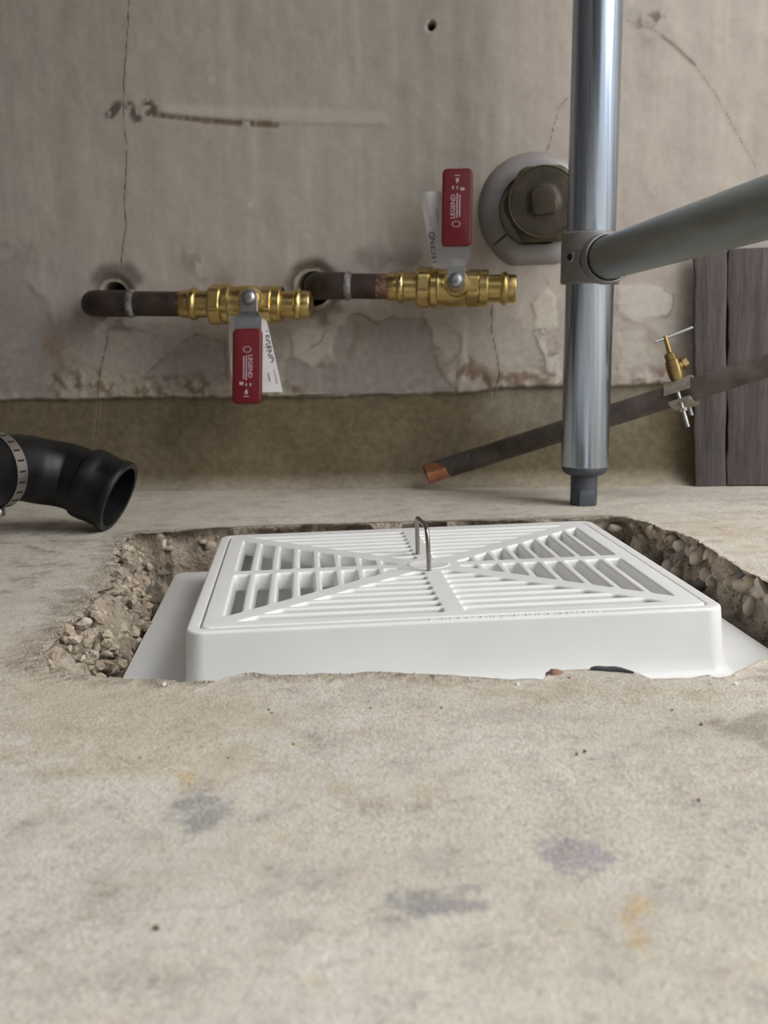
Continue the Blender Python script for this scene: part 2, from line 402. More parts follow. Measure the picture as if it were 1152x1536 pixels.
gy = lambda r: cy+sa*r
floorverts = []
for k in range(NR):
    r = R + (D-R)*tt[k]
    x, y = gx(r), gy(r)
    de = r-R
    z = 0.0009*fbm(x, y, x*0, 9, 3) + 0.0004*fbm(x, y, x*0, 60, 2)
    z = z*sstep(0.0, 0.02, de) - np.exp(-de/0.003)*(0.0004+0.0010*fbm(x, y, x*0, 160, 3))*(1-0.6*front_w)
    z = z - left_w*np.exp(-de/0.012)*(1-0.8*front_w)*(0.003+0.006*fbm(x, y, x*0, 85, 4))
    far = sstep(0.6, 1.2, de); z = z*(1-far)
    floorverts.append(np.stack([x, y, z], -1))
# the broken face going down
cell = rng.random((900, 3))*[0.62, 0.62, 0.14] + [cx-0.31, cy-0.31, -0.13]
cell2 = rng.random((2600, 3))*[0.62, 0.62, 0.14] + [cx-0.31, cy-0.31, -0.13]
def facets(P, C, seed, amp, tilt):
    g = np.random.default_rng(seed); off = g.normal(0, amp, len(C)); gr = g.normal(0, tilt, (len(C), 3)); out = np.empty(len(P))
    for i in range(0, len(P), 800):
        d = ((P[i:i+800, None, :]-C[None])**2).sum(-1); k = d.argmin(1)
        out[i:i+800] = off[k] + (gr[k]*(P[i:i+800]-C[k])).sum(-1)
    return out
def f1(P, C):
    out = np.empty(len(P))
    for i in range(0, len(P), 800):
        d = ((P[i:i+800, None, :]-C[None])**2).sum(-1); out[i:i+800] = np.sqrt(d.min(1))
    return out
cell3 = rng.random((7000, 3))*[0.62, 0.62, 0.14] + [cx-0.31, cy-0.31, -0.13]
def ang_px(x, y):
    p = onz(x, y); return math.atan2(p.y-cy, p.x-cx)
grooves = [((222, 798.5), .0075, .014), ((283, 794.5), .0135, .013), ((975, 785), .009, .008), ((1068, 826), .012, .009), ((1122, 858), .011, .009)]
NDN = 38
right_w = sstep(0.3, 0.8, np.cos(ang-math.radians(10)))
back_w = sstep(0.3, 0.8, np.cos(ang-math.radians(110)))
scal = np.abs(np.sin(ang*11+0.6+0.5*np.sin(ang*3)))                               # drilled columns of the break
down = []
for k in range(1, NDN):
    q = k/(NDN-1); zz = -0.098*q**1.15
    slope = left_w*np.minimum(0.021, -zz*0.60) + (1-left_w)*0.003*q
    r = R - slope
    P = np.stack([gx(r), gy(r), np.full(NA, zz)], -1)
    a1, a2 = f1(P, cell), f1(P, cell2)
    dsp = 0.25*(a1-0.010) + facets(P, cell, 3, .0022, .35)*(.35+.9*left_w+.3*right_w) + facets(P, cell2, 4, .0012, .4)*(.5+.6*left_w) + 0.0015*fbm(P[:, 0], P[:, 1], P[:, 2], 90, 3)
    dsp = dsp + (back_w+right_w*0.8)*0.011*scal**1.3*min(1, q*8)
    li = np.where(left_w > .03)[0]
    dsp[li] += facets(P[li], cell3, 6, .0024, .6)*left_w[li] + facets(P[li], cell2, 8, .0030, .5)*left_w[li]
    for gpx, gw, gd in grooves:
        da = np.abs(ang - (ang_px(*gpx) % (2*np.pi)))*R; k_ = np.clip(1-(da/gw)**2, 0, 1)**.5
        dsp = dsp*(1-.85*np.minimum(1, k_*2)) + gd*k_
    dsp = np.clip(dsp, -0.0055, 0.022)*min(1.0, q*9)
    r = r + dsp
    down.append(np.stack([gx(r), gy(r), np.full(NA, zz)+0.0015*fbm(P[:, 0], P[:, 1], P[:, 2], 150, 2)*min(1, q*5)], -1))
allr = down[::-1] + floorverts
VF = np.concatenate(allr); nr = len(allr)
ii = np.arange(NA); jj = (ii+1) % NA
FF = np.concatenate([np.stack([k*NA+ii, (k+1)*NA+ii, (k+1)*NA+jj, k*NA+jj], -1) for k in range(nr-1)])
me = bpy.data.meshes.new('floor')
me.vertices.add(len(VF)); me.vertices.foreach_set('co', VF.ravel())
me.loops.add(len(FF)*4); me.loops.foreach_set('vertex_index', FF[:, ::1].ravel())
me.polygons.add(len(FF)); me.polygons.foreach_set('loop_start', np.arange(0, len(FF)*4, 4)); 
me.update(calc_edges=True); me.validate()
me.polygons.foreach_set('use_smooth', [True]*len(me.polygons))
me.materials.append(M_floor)
floor = bpy.data.objects.new('floor', me); COL.objects.link(floor); floor['kind'] = 'structure'
if me.polygons[len(me.polygons)-5].normal.z < 0: me.flip_normals()
def put_attr(me, name, arr):
    a = me.attributes.new(name, 'FLOAT', 'POINT'); a.data.foreach_set('value', arr.astype(np.float32))
FX, FY = VF[:, 0], VF[:, 1]
def fpoly(px): return [tuple(onz(x, y).xy) for x, y in px]
def soft(px, wdt):                                              # 0..1 mask, soft over wdt metres
    return sstep(-wdt, wdt, poly_sd(FX, FY, fpoly(px)))
broken = np.concatenate([np.ones(NA*(NDN-1))] + [np.exp(-(R*0+(D-R)*tt[k])/0.0022)*0.9*np.ones(NA) + 0 for k in range(NR)])
lm = np.concatenate([np.zeros(NA*(NDN-1))] + [left_w*np.exp(-((D-R)*tt[k]/0.016)**2) for k in range(NR)])
put_attr(me, 'broken', np.clip(np.maximum(broken, lm*(0.8+0.6*fbm(FX, FY, FX*0, 90, 3))), 0, 1))
put_attr(me, 'stain_blue', np.maximum.reduce([soft([(235,1222),(262,1195),(310,1187),(300,1205),(350,1208),(320,1235),(300,1262),(262,1228)], 0.006)*1.0,
    soft([(560,1340),(600,1325),(660,1345),(735,1350),(745,1375),(690,1400),(640,1398),(590,1385)], 0.008)*0.8,
    soft([(475,1385),(485,1375),(500,1390),(480,1400)], 0.004)*0.8, soft([(640,1295),(690,1293),(690,1303),(645,1305)], 0.003)*0.7,
    soft([(900,1205),(1152,1180),(1152,1230),(960,1240)], 0.02)*0.25, soft([(0,780),(120,800),(150,860),(0,900)], 0.03)*0.35]))
put_attr(me, 'stain_purple', np.maximum(soft([(792,1310),(805,1275),(840,1258),(885,1265),(930,1290),(925,1312),(890,1320),(830,1310)], 0.004),
    soft([(660,1352),(735,1350),(748,1375),(700,1402),(655,1398)], 0.006)*0.8))
put_attr(me, 'stain_yellow', np.maximum.reduce([soft([(595,1245),(625,1238),(636,1262),(605,1272)], 0.004), soft([(840,1322),(960,1325),(960,1340),(850,1338)], 0.004)*0.75,
    soft([(900,1370),(985,1368),(960,1395),(985,1430),(955,1440),(935,1400)], 0.005)*0.9, soft([(212,1215),(232,1210),(228,1232),(215,1236)], 0.003), soft([(238,1328),(265,1326),(260,1336),(240,1336)], 0.003)*0.9,
    soft([(90,1512),(125,1510),(120,1526),(95,1526)], 0.003)*0.9, soft([(250,1162),(300,1160),(290,1175),(255,1175)], 0.004)*0.8]))
put_attr(me, 'stain_and_shade', np.maximum.reduce([soft([(1085,1080),(1152,1060),(1200,1100),(1180,1140),(1110,1118)], 0.012)*0.75,  # the rail's soft shadow, painted into the floor colour
    soft([(85,885),(128,878),(138,897),(100,905)], 0.006)*1.0, soft([(0,760),(160,790),(130,840),(0,830)], 0.03)*0.35, soft([(60,900),(120,905),(95,945),(40,940)], 0.012)*0.5,  # includes the shade beneath the black elbow, painted as dark tone
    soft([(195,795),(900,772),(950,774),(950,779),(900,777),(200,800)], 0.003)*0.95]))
put_attr(me, 'stain_sand', np.maximum.reduce([soft([(0,960),(110,930),(60,1000),(330,1025),(420,1060),(380,1180),(150,1180),(0,1140)], 0.03)*0.9,
    soft([(600,1010),(1090,1018),(1152,1000),(1152,1060),(700,1060)], 0.02)*0.55, soft([(960,790),(1152,760),(1152,860),(1060,815)], 0.03)*0.6, soft([(500,1180),(700,1170),(680,1200),(520,1205)], 0.012)*0.7]))

# ground at the bottom of the hole
bm = bmesh.new()
gn = 46; gv = {}
for i in range(gn+1):
    for j in range(gn+1):
        x, y = -0.30+0.60*i/gn, -0.30+0.60*j/gn; p = MG @ V((x, y, 0))
        gv[i, j] = bm.verts.new((p.x, p.y, -0.074 + 0.006*float(fbm(np.array([p.x]), np.array([p.y]), np.array([0.0]), 30, 3)[0])))
for i in range(gn):
    for j in range(gn):
        mx, my = -0.30+0.60*(i+.5)/gn, -0.30+0.60*(j+.5)/gn
        if max(abs(mx), abs(my)) > 0.158: bm.faces.new((gv[i, j], gv[i+1, j], gv[i+1, j+1], gv[i, j+1]))
obj('soil_bed', bm, M_soil, floor, smooth=60)
# stones showing in the broken edge
def edge_point(a, depth, inset):
    i = int((a % (2*math.pi))/(2*math.pi)*NA) % NA; r = R[i]-inset
    return V((cx+math.cos(a)*r, cy+math.sin(a)*r, -depth))
SR = random.Random(5)
stones = []
a0, a1 = ang_px(1165, 880), ang_px(915, 775)
for k in range(46):
    a = a0+(a1-a0)*(k+SR.uniform(-.4, .4))/45; s = SR.uniform(0.0045, 0.0085); dep = SR.choice((0.005, 0.007, 0.012, 0.024, 0.034))+SR.uniform(0, .006)
    stones.append((a, dep, SR.uniform(-.0075, -.0035), s, SR.choice((M_stone, M_stone, M_stone2, M_stone2, M_stone2, M_stone, M_stone3)), 900+k))
b0, b1 = ang_px(200, 800), ang_px(75, 1000)+2*math.pi
for k in range(44):
    a = b0+(b1-b0)*(k+SR.uniform(-.3, .3))/43; dep = SR.uniform(0.005, 0.05); s = SR.uniform(0.003, 0.007)
    stones.append((a, dep, dep*0.40+SR.uniform(-.005, -.001), s*.9, SR.choice((M_stone2, M_stone2, M_stone, M_stone3)), 1300+k))
c0, c1 = ang_px(330, 791), ang_px(205, 800)
for k, f_ in enumerate((.1, .2, .62, .68)):
    a = c0+(c1-c0)*f_; stones.append((a, SR.uniform(.006, .03), SR.uniform(-.006, -.003), SR.uniform(.004, .006), SR.choice((M_stone2, M_stone)), 1500+k))
M_matrix = simple('broken_concrete', (0.58, 0.49, 0.38), (0.36, 0.285, 0.21), 0.9, scale=130, detail=6, lo=.4, hi=.58, bmp=0.9, bd=0.002)
for k in range(175):                                            # angular lumps of the broken slab on the crumbled side
    a = b0+(b1-b0)*SR.random()**.8; dep = .002+.042*SR.random(); sl = min(.021, dep*.6)
    p_ = edge_point(a, dep, sl+SR.uniform(-.003, .0055))
    obj('stone', rock(p_, SR.uniform(.0025, .0062), 3000+k, 1, (1.3, 1, .75), 1.2), M_matrix, floor, smooth=None)
for a, dep, ins, s, mt, sd in stones:
    obj('stone', rock(edge_point(a, dep, ins), s, sd, 2, (1.25, 1.0, 0.8)), mt, floor, smooth=50)
obj('stone', rock(onz(833, 1010, 0)+V((0, 0, -.0018)), 0.0054, 77, 2, (1.2, 0.9, 0.8)), M_stone4, floor, smooth=50)
obj('stone', rock(onz(930, 1011, 0)+V((0, 0, -.0012)), 0.0022, 78, 2, (1.2, 0.9, 0.8)), M_stone4, floor, smooth=50)
# loose crumbs and grit: one stuff part
bm = bmesh.new()
def crumb(p, s, bm):
    b = bmesh.new(); bmesh.ops.create_icosphere(b, subdivisions=1, radius=s)
    for v in b.verts: v.co *= SR.uniform(.7, 1.2)
    b.transform(Matrix.Translation(p)); t = bpy.data.meshes.new('t'); b.to_mesh(t); b.free(); bm.from_mesh(t); bpy.data.meshes.remove(t)
for k in range(520):
    a = SR.uniform(0, 2*math.pi); i = int(a/(2*math.pi)*NA) % NA
    p = V((cx+math.cos(a)*(R[i]+abs(SR.gauss(0.002, .006))), cy+math.sin(a)*(R[i]+abs(SR.gauss(0.002, .006))), 0))
    if math.sin(a) > 0.75: continue
    s = SR.uniform(.0003, .0009); p.z = s*0.3-.0005; crumb(p, s, bm)
tag(obj('grit', bm, M_stone2, floor, smooth=None), kind='stuff')
bm = bmesh.new()
for x, y, s in ((234,1394,.0012),(403,1065,.0007),(408,1070,.0006),(342,1138,.0006),(168,1180,.0006),(556,1062,.0006),(440,1117,.0006),(662,1062,.0006),(877,1128,.0008),(865,1132,.0008),(1052,1088,.001),(1048,1201,.0007),(1008,1066,.0007),(854,1018,.0009),(268,1118,.0005),(210,1138,.0007)):
    p = onz(x, y); p.z = s*.4; crumb(p, s, bm)
tag(obj('dark_specks', bm, M_speck, floor, smooth=60), kind='stuff')
bm = bmesh.new()
for x, y, s in ((246,1028,.0014),(776,1027,.0012),(1011,1048,.0008),(1104,1028,.0013),(722,1090,.0005),(620,1247,.0006),(627,1287,.0006)):
    p = onz(x, y); p.z = s*.5; crumb(p, s, bm)
tag(obj('white_chips', bm, M_chip, floor, smooth=60), kind='stuff')

# ------------------------------------------------------------------ back wall
us = np.concatenate([np.linspace(-1.7, -0.56, 14, endpoint=False), np.linspace(-0.56, 0.56, 561), np.linspace(0.56, 2.6, 20)[1:]])
zs = np.concatenate([[-0.05], np.linspace(-0.005, 0.63, 319), np.linspace(0.63, 2.6, 14)[1:]])
U, Z = np.meshgrid(us, zs)
def wp(px): return [wuz(x, y) for x, y in px]
def near(px, r0, r1): return 1-sstep(r0, r1, seg_dist(U, Z, wp(px)))
def inside(px, wd, ns=0.0, sc=60): 
    return sstep(-wd, wd, poly_sd(U, Z, wp(px)) + ns*fbm(U, Z, U*0+len(px), sc, 4))
C = np.zeros(U.shape+(3,)); C[:] = (0.385, 0.335, 0.292)
def lay(mask, colr, amt=1.0):
    k = np.clip(mask*amt, 0, 1)[..., None]; C[:] = C*(1-k) + np.array(colr)*k
streak = fbm(U*9, Z*0.9, U*0, 9, 4)
lay(sstep(0.0, 0.6, streak), (0.44, 0.385, 0.33), 0.7); lay(sstep(0.0, 0.6, -streak), (0.35, 0.30, 0.255), 0.6)
n_a = fbm(U, Z, U*0+2, 14, 5); n_b = fbm(U, Z, U*0+5, 45, 4); n_c = fbm(U, Z, U*0+9, 110, 3); n_d = fbm(U, Z, U*0+4, 210, 2)
low = sstep(0.27, 0.14, Z)                                       # the damp lower half of the plaster
lay(low*sstep(-0.1, 0.35, n_a), (0.35, 0.305, 0.26), 0.6)
lay(low*sstep(0.05, 0.4, n_b), (0.46, 0.41, 0.35), 0.5)
H = np.zeros(U.shape) + 0.0006*n_a
ledge = np.interp(U, *zip(*[wuz(x, y) for x, y in ((-200,600),(0,600),(130,599),(300,597),(440,596),(600,592),(700,589),(760,583),(850,581),(950,578),(1030,573),(1300,565))])) + 0.0022*n_b + 0.0012*n_c
up = sstep(-0.001, 0.0015, Z-ledge)
H += up*(0.006 + 0.0008*n_b)
# patches
patch_px = [(-120,385),(0,378),(45,372),(60,395),(50,420),(75,455),(82,490),(90,520),(95,560),(80,598),(-120,600)]
pk = inside(patch_px, 0.007, 0.016, 40)*up*(.75+.5*n_b); lay(pk, (0.25, 0.222, 0.22), 0.75); H -= pk*0.0014
lay(near([(0,385),(40,378),(55,410)], 0.004, 0.016)*sstep(-.2, .3, n_b), (0.40, 0.36, 0.34), 0.8)
lay(near([(72,515),(92,520),(85,535)], 0.004, 0.014), (0.34, 0.24, 0.16), 0.6)
for px, colr, a, dh in (
    ([(500,500),(530,470),(560,480),(640,470),(690,500),(690,590),(420,592),(430,540)], (0.265, 0.235, 0.205), 0.8, .0016),
    ([(438,500),(470,490),(505,505),(500,540),(470,555),(440,535)], (0.45, 0.40, 0.34), 0.85, -.0014),
    ([(640,470),(680,462),(698,480),(698,560),(690,590),(660,560),(655,520)], (0.45, 0.395, 0.335), 0.8, -.0012),
    ([(800,455),(820,435),(832,445),(832,490),(815,500),(803,485)], (0.49, 0.44, 0.38), 0.7, -.001),
    ([(802,500),(815,512),(825,530),(842,530),(842,560),(835,580),(815,550)], (0.51, 0.46, 0.40), 0.75, -.001),
    ([(925,430),(985,425),(1010,440),(1000,475),(960,480),(925,470)], (0.51, 0.46, 0.40), 0.7, -.001),
    ([(920,490),(960,500),(970,540),(930,560)], (0.47, 0.42, 0.36), 0.6, 0),
    ([(260,520),(300,505),(345,510),(345,590),(230,590),(225,560)], (0.30, 0.27, 0.24), 0.75, .0010)):
    k = inside(px, 0.0025, 0.007, 55)*up; lay(k, colr, a); H -= k*dh
    ed = np.exp(-(poly_sd(U, Z, wp(px))+0.007*fbm(U, Z, U*0+len(px), 55, 4))**2/0.0014**2)*up*sstep(-.2, .4, n_a); lay(ed, (0.16, 0.12, 0.085), 0.75)
for px, r_, a_ in (([(440,545),(470,560),(520,530),(545,480)], .014, .6), ([(640,480),(652,520),(668,555)], .012, .55), ([(545,385),(600,400),(640,395)], .016, .6), ([(700,545),(735,575)], .014, .5), ([(300,395),(345,420)], .014, .45),
                  ([(230,500),(300,560),(340,520)], .016, .35), ([(805,520),(820,560)], .010, .5), ([(880,470),(905,540)], .012, .4), ([(940,480),(1010,530)], .014, .45), ([(10,400),(40,430)], .012, .4)):
    lay(near(px, .002, r_)*sstep(-.15, .3, n_b+.5*n_c)*up, (0.185, 0.145, 0.105), a_)
crust = near([(95,575),(200,580),(330,588),(440,592)], 0.006, 0.028)*up
lay(crust*sstep(-.25, .3, n_b), (0.42, 0.36, 0.26), 0.8); lay(crust*sstep(0.0, .35, n_c+.5*n_b), (0.17, 0.125, 0.08), 0.85); H += crust*0.0022*n_c
for px in ([(745,572),(790,568),(840,572)], [(905,572),(960,568),(1020,562)], [(690,550),(720,562)]):
    k = near(px, 0.004, 0.020)*up; lay(k*sstep(-.1, .25, n_c+.5*n_b), (0.20, 0.135, 0.095), 0.85); H += k*0.0022*n_c
lay(near([(105,585),(135,578),(150,585)], .002, .008)*sstep(-.1, .3, n_c), (.16, .12, .08), .8)
line = np.exp(-((Z-ledge)/0.0017)**2)*sstep(-.45, .2, n_a+.6*n_b); lay(line, (0.13, 0.10, 0.07), 0.85); H -= line*0.002
# bare concrete band
band = 1-up
lay(band, (0.155, 0.122, 0.072), 1.0); lay(band*sstep(-.05, .4, n_a), (0.19, 0.152, 0.095), 0.8); lay(band*sstep(0, .5, -n_b), (0.165, 0.128, 0.076), 0.4)
lay(band*near([(760,600),(840,620),(930,600)], .01, .05), (0.25, 0.225, 0.18), .6)
cove = sstep(0.020, 0.0, Z); lay(cove, (0.36, 0.31, 0.235), 0.85); H += 0.016*np.clip(1-Z/0.02, 0, 1)**2
# old gouge, blotches, holes
lay(near([(255,165),(330,170),(430,172),(576,178)], .002, .011), (0.47, 0.42, 0.365), 0.7)
g = near([(222,172),(262,177),(330,184),(415,189)], .0006, .0048)*sstep(-.75, -.1, n_d+.3*n_c); lay(g, (0.12, 0.083, 0.05), 0.92); H -= g*0.002
lay(near([(300,182),(415,189)], .001, .0055)*sstep(-.2, .3, n_c), (0.17, 0.12, 0.075), 0.8)
lay(near([(415,187),(576,190)], .0006, .003), (0.30, 0.25, 0.20), 0.5)
for px in ([(168,174),(180,160)], [(195,158),(208,178)], [(224,158),(232,163)]):
    lay(near(px, .0025, .0095)*sstep(-.30, .02, n_d+.3*n_c), (0.085, 0.070, 0.054), 0.92)
lay(np.exp(-((seg_dist(U, Z, wp([(107,154),(108,155)]))-.009)/.0018)**2), (0.33, 0.255, 0.19), 0.45)
lay(near([(960,28),(985,35),(975,55)], .006, .020)*sstep(-.3, .3, n_b), (0.22, 0.20, 0.175), 0.85)
lay(near([(965,38),(985,30)], .003, .012)*sstep(-.15, .15, n_c), (0.11, 0.09, 0.07), 0.85)
lay(near([(980,48),(1010,70),(1040,98)], .0004, .0028)*sstep(-.4,.1,n_c), (.10,.075,.055), .8)
lay(near([(560,390),(620,395)], .006, .03)*sstep(-.2, .4, n_b), (0.25, 0.225, 0.20), .7); lay(near([(290,390),(305,405)], .006, .02)*sstep(0, .3, n_c+.3*n_b), (0.25, .215, .18), .7)
lay(near([(379,302),(378,307)], .001, .006)*sstep(-.3,.2,n_c), (0.52, .475, .42), .8); lay(near([(320,120),(321,124)], .002, .006), (.5, .45, .4), .6)
lay(near([(540,205),(545,330)], .001, .006), (0.46, .41, .355), .5)
hole = [(173, 443, .0205), (471, 433, .0245)]
for (hx, hy, hr) in hole:
    hu, hz = wuz(hx, hy); dd = np.hypot(U-hu, Z-hz)
    lay((1-sstep(hr+.002, hr+.016, dd+.006*n_b)), (0.17, 0.135, 0.105), 0.85); H -= 0.003*(1-sstep(hr, hr+.009, dd+.004*n_c))
lay(near([(150,418),(158,408),(195,404),(208,418)], .002, .014)*sstep(-.25,.15,n_b+.6*n_c), (.13,.10,.08), .8); lay(near([(440,425),(452,405),(480,398),(505,470),(490,480)], .003, .014)*sstep(-.2,.2,n_b+.6*n_c), (.12,.09,.07), .75)
lay(near([(175,478),(195,492),(160,486)], .001, .010)*sstep(-.2,.2,n_c+.4*n_b), (.14,.11,.085), .8)
hu, hz = wuz(647, 41); dd = np.hypot(U-hu, Z-hz)
nail = 1-sstep(.0030, .0052, dd+.0012*n_c); lay(nail, (0.02, .018, .016), 1.0); H -= nail*.012
lay(near([(80,520),(110,545),(95,580)], .004, .016)*sstep(-.2, .3, n_b), (.22, .165, .10), .6)
lay(near([(500,470),(540,470),(500,540)], .003, .012)*sstep(0, .35, n_b), (.24, .19, .14), .6)
cracks = [[(195,-40),(195,0),(194,40),(190,90),(188,130),(187,185),(192,215),(191,260),(188,300),(191,340),(186,370),(184,405)], [(165,485),(162,515),(152,560),(149,590),(147,620),(143,655)],
 [(938,32),(980,48),(1010,70),(1040,98),(1070,140),(1100,195),(1130,250)], [(852,148),(836,165),(826,210),(818,235)], [(738,455),(737,500),(745,530),(749,560),(742,585),(743,605)],
 [(180,470),(200,490),(240,505)], [(820,415),(822,428)], [(800,497),(815,492),(830,505),(834,520)], [(440,592),(640,592)], [(500,480),(480,515),(470,520)]]
crack = np.full(U.shape, 9.0)
for c_ in cracks:
    wv = 1.0 if c_ in (cracks[0], cracks[1], cracks[4]) else 1.45
    crack = np.minimum(crack, (seg_dist(U+.0012*n_c, Z+.0012*n_b, wp(c_)))*wv)
lay(1-sstep(.001, .006, crack), (0.30, 0.25, 0.20), 0.35)
P3 = np.array(WP0)[None, None] + U[..., None]*np.array(WU) + H[..., None]*np.array(WN); P3[..., 2] += Z
keep = np.ones((len(zs)-1, len(us)-1), bool)
Uc, Zc = (U[:-1, :-1]+U[1:, 1:])/2, (Z[:-1, :-1]+Z[1:, 1:])/2
for (hx, hy, hr) in hole:
    hu, hz = wuz(hx, hy); keep &= np.hypot(Uc-hu, Zc-hz) > hr
nu = len(us); q = np.arange(len(zs)*nu).reshape(len(zs), nu)
Q = np.stack([q[:-1, :-1], q[:-1, 1:], q[1:, 1:], q[1:, :-1]], -1)[keep]
me = bpy.data.meshes.new('wall_back'); me.vertices.add(q.size); me.vertices.foreach_set('co', P3.ravel())
me.loops.add(len(Q)*4); me.loops.foreach_set('vertex_index', Q.ravel()); me.polygons.add(len(Q)); me.polygons.foreach_set('loop_start', np.arange(0, len(Q)*4, 4))
me.update(calc_edges=True); me.validate(); me.polygons.foreach_set('use_smooth', [True]*len(me.polygons)); me.materials.append(M_wall)
ca_ = me.color_attributes.new('plaster_colour', 'FLOAT_COLOR', 'POINT')
ca_.data.foreach_set('color', np.concatenate([C, np.ones(U.shape+(1,))], -1).astype(np.float32).ravel())
put_attr(me, 'crack_distance', crack.ravel()); put_attr(me, 'rough_mask', np.clip(0.25+0.5*low+band*.4, 0, 1).ravel())
wall = bpy.data.objects.new('wall_back', me); COL.objects.link(wall); wall['kind'] = 'structure'
# sleeves left in the pipe holes and the dark behind them
for (hx, hy, hr) in hole:
    c0_ = onw(hx, hy, 0.0); M = frame(c0_, WN, (0, 0, 1))
    bm = lathe([(-.07, hr+.003), (-.001, hr+.003), (.0015, hr+.001), (.0022, hr-.001), (.0012, hr-.0045), (-.07, hr-.0048)], M, 40, False, False)
    obj('mortar_sleeve', bm, M_sleeve, wall, smooth=50)
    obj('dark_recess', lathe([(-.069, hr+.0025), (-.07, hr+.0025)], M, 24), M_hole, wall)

# unseen left wall, rear wall and roof, added to shade the left and top
lw = obj('shade_wall_left', box(Matrix.Identity(4), -0.70, -0.60, 0.10, 1.6, -0.05, 1.6), M_shade_wall); lw['kind'] = 'structure'
fw_ = obj('shade_wall_rear', box(Matrix.Identity(4), -2.0, 0.6, -1.2, -1.1, -0.05, 1.9), M_shade_wall); fw_['kind'] = 'structure'
cl_ = obj('shade_roof', box(Matrix.Identity(4), -0.70, 0.35, 0.45, 1.6, 0.98, 1.08), M_shade_wall); cl_['kind'] = 'structure'

# ------------------------------------------------------------------ catch basin
basin = thing('catch_basin', 'white square plastic catch basin with a flange, sunk in the broken hole', 'drain basin', MG @ V((0, 0, -0.10)))
def ring(h, r, z): return [MG @ V(p) for p in rrect(h, h, r, z)]
z0 = -0.042
bm = loft(bmesh.new(), [ring(.150, .012, z0-.04), ring(.160, .012, z0-.01), ring(.205, .010, z0-.006), ring(.2115, .010, z0-.006), ring(.2125, .010, z0-.004), ring(.2125, .010, z0-.001), ring(.2115, .010, z0+.0005),
    ring(.2035, .010, z0+.0008), ring(.2005, .010, z0+.0002), ring(.190, .011, z0-.0012), ring(.176, .012, z0-.0008), ring(.171, .012, z0+.0012), ring(.1680, .012, z0+.005), ring(.1665, .012, z0+.012),
    ring(.1652, .012, -.0022), ring(.1650, .012, -.0010), ring(.1643, .0115, -.0003), ring(.1632, .011, 0), ring(.1578, .006, 0), ring(.1571, .0055, -.0006), ring(.1570, .0055, -.013), ring(.148, .005, -.013), ring(.1475, .005, -.05), ring(.1455, .005, -.052), ring(.1440, .005, -.086)], False, False)
obj('basin_body', bm, M_plastic_in, basin, smooth=60, wn=True)
obj('basin_floor', loft(bmesh.new(), [ring(.150, .012, -.083), ring(.150, .012, -.086)]), M_plastic_in, basin)
# raised lettering too small to read, on the front rim
bm = bmesh.new(); x = -0.018
while x < 0.088:
    wdt = SR.choice((.0012, .0018, .0022, .0026)); 
    if SR.random() < .82: box(MG, x, x+wdt, -.1622, -.1594, -.0002, .0005, 0, 1, bm)
    x += wdt + SR.choice((.0006, .0008, .0008, .003))
obj('raised_lettering', bm, M_plastic, basin, smooth=None)

# ------------------------------------------------------------------ drain grate
grate = thing('drain_grate', 'white square slotted drain grate lying in the catch basin rim', 'drain grate', MG @ V((0, 0, -.012)))
def offset_poly(P, o):                                           # convex, counter-clockwise, outward by o
    n = len(P); out = []
    for i in range(n):
        a, b, c = V(P[i-1]), V(P[i]), V(P[(i+1) % n])
        e1, e2 = (b-a).normalized(), (c-b).normalized(); n1, n2 = V((e1.y, -e1.x)), V((e2.y, -e2.x))
        k = 1+n1.dot(n2); out.append(b + (n1+n2)*(o/max(k, .35)))
    return out
def fillet(P, r, seg=3):
    n = len(P); out = []
    for i in range(n):
        a, b, c = P[i-1], P[i], P[(i+1) % n]
        l1, l2 = (a-b).length, (c-b).length; rr = min(r, .45*l1, .45*l2)
        p, q_ = b+(a-b).normalized()*rr, b+(c-b).normalized()*rr
        for j in range(seg+1):
            t = j/seg; out.append(p*(1-t)**2 + b*2*t*(1-t) + q_*t*t)
    return out
slots = []
for k in range(8):
    c = .1385 - .0157*k; o, i_ = c+.0050, c-.0050
    for sec in range(4):
        gap = .0140 if sec % 2 == 0 else .0100
        for sd in (1, -1):
            y0 = .0072; yo, yi = o-gap, i_-gap
            if yi < y0+.0022: continue
            P = [(i_, y0), (o, y0), (o, yo), (i_, yi)]
            if sd < 0: P = [(x_, -y_) for x_, y_ in P][::-1]
            a = sec*math.pi/2; P = [V((x_*math.cos(a)-y_*math.sin(a), x_*math.sin(a)+y_*math.cos(a))) for x_, y_ in P]
            slots.append(P)
bm = bmesh.new(); B = .0020; T = .0115; top_e = []; bot_e = []
def edge_ring(pts, z):
    return [bm.verts.new(MG @ V((p[0], p[1], z))) for p in pts]
HL = .1562; ZT = .0004
outer = [[p[:2] for p in rrect(HL-d_, HL-d_, .006, 0)] for d_ in (.0014, .0005, 0, 0)]
rs = [edge_ring(o_, z) for o_, z in zip(outer, (ZT, ZT-.0003, ZT-.0012, -T))]
for a, b in zip(rs, rs[1:]): ring_faces(bm, a, b)
def loop_edges(r): return [bm.edges.get((r[i], r[(i+1) % len(r)])) or bm.edges.new((r[i], r[(i+1) % len(r)])) for i in range(len(r))]
top_e += loop_edges(rs[0]); bot_e += loop_edges(rs[-1])
for P in slots:
    rr = []
    for o_, z in ((B, ZT), (B*.62, ZT-B*.08), (B*.29, ZT-B*.29), (B*.08, ZT-B*.62), (0, ZT-B), (-.0004, -T)):
        rr.append(edge_ring(fillet(offset_poly(P, o_), .0022+o_*.8, 4), z))
    for a, b in zip(rr, rr[1:]): ring_faces(bm, a, b)
    top_e += loop_edges(rr[0]); bot_e += loop_edges(rr[-1])
bmesh.ops.triangle_fill(bm, use_beauty=True, use_dissolve=False, edges=top_e)
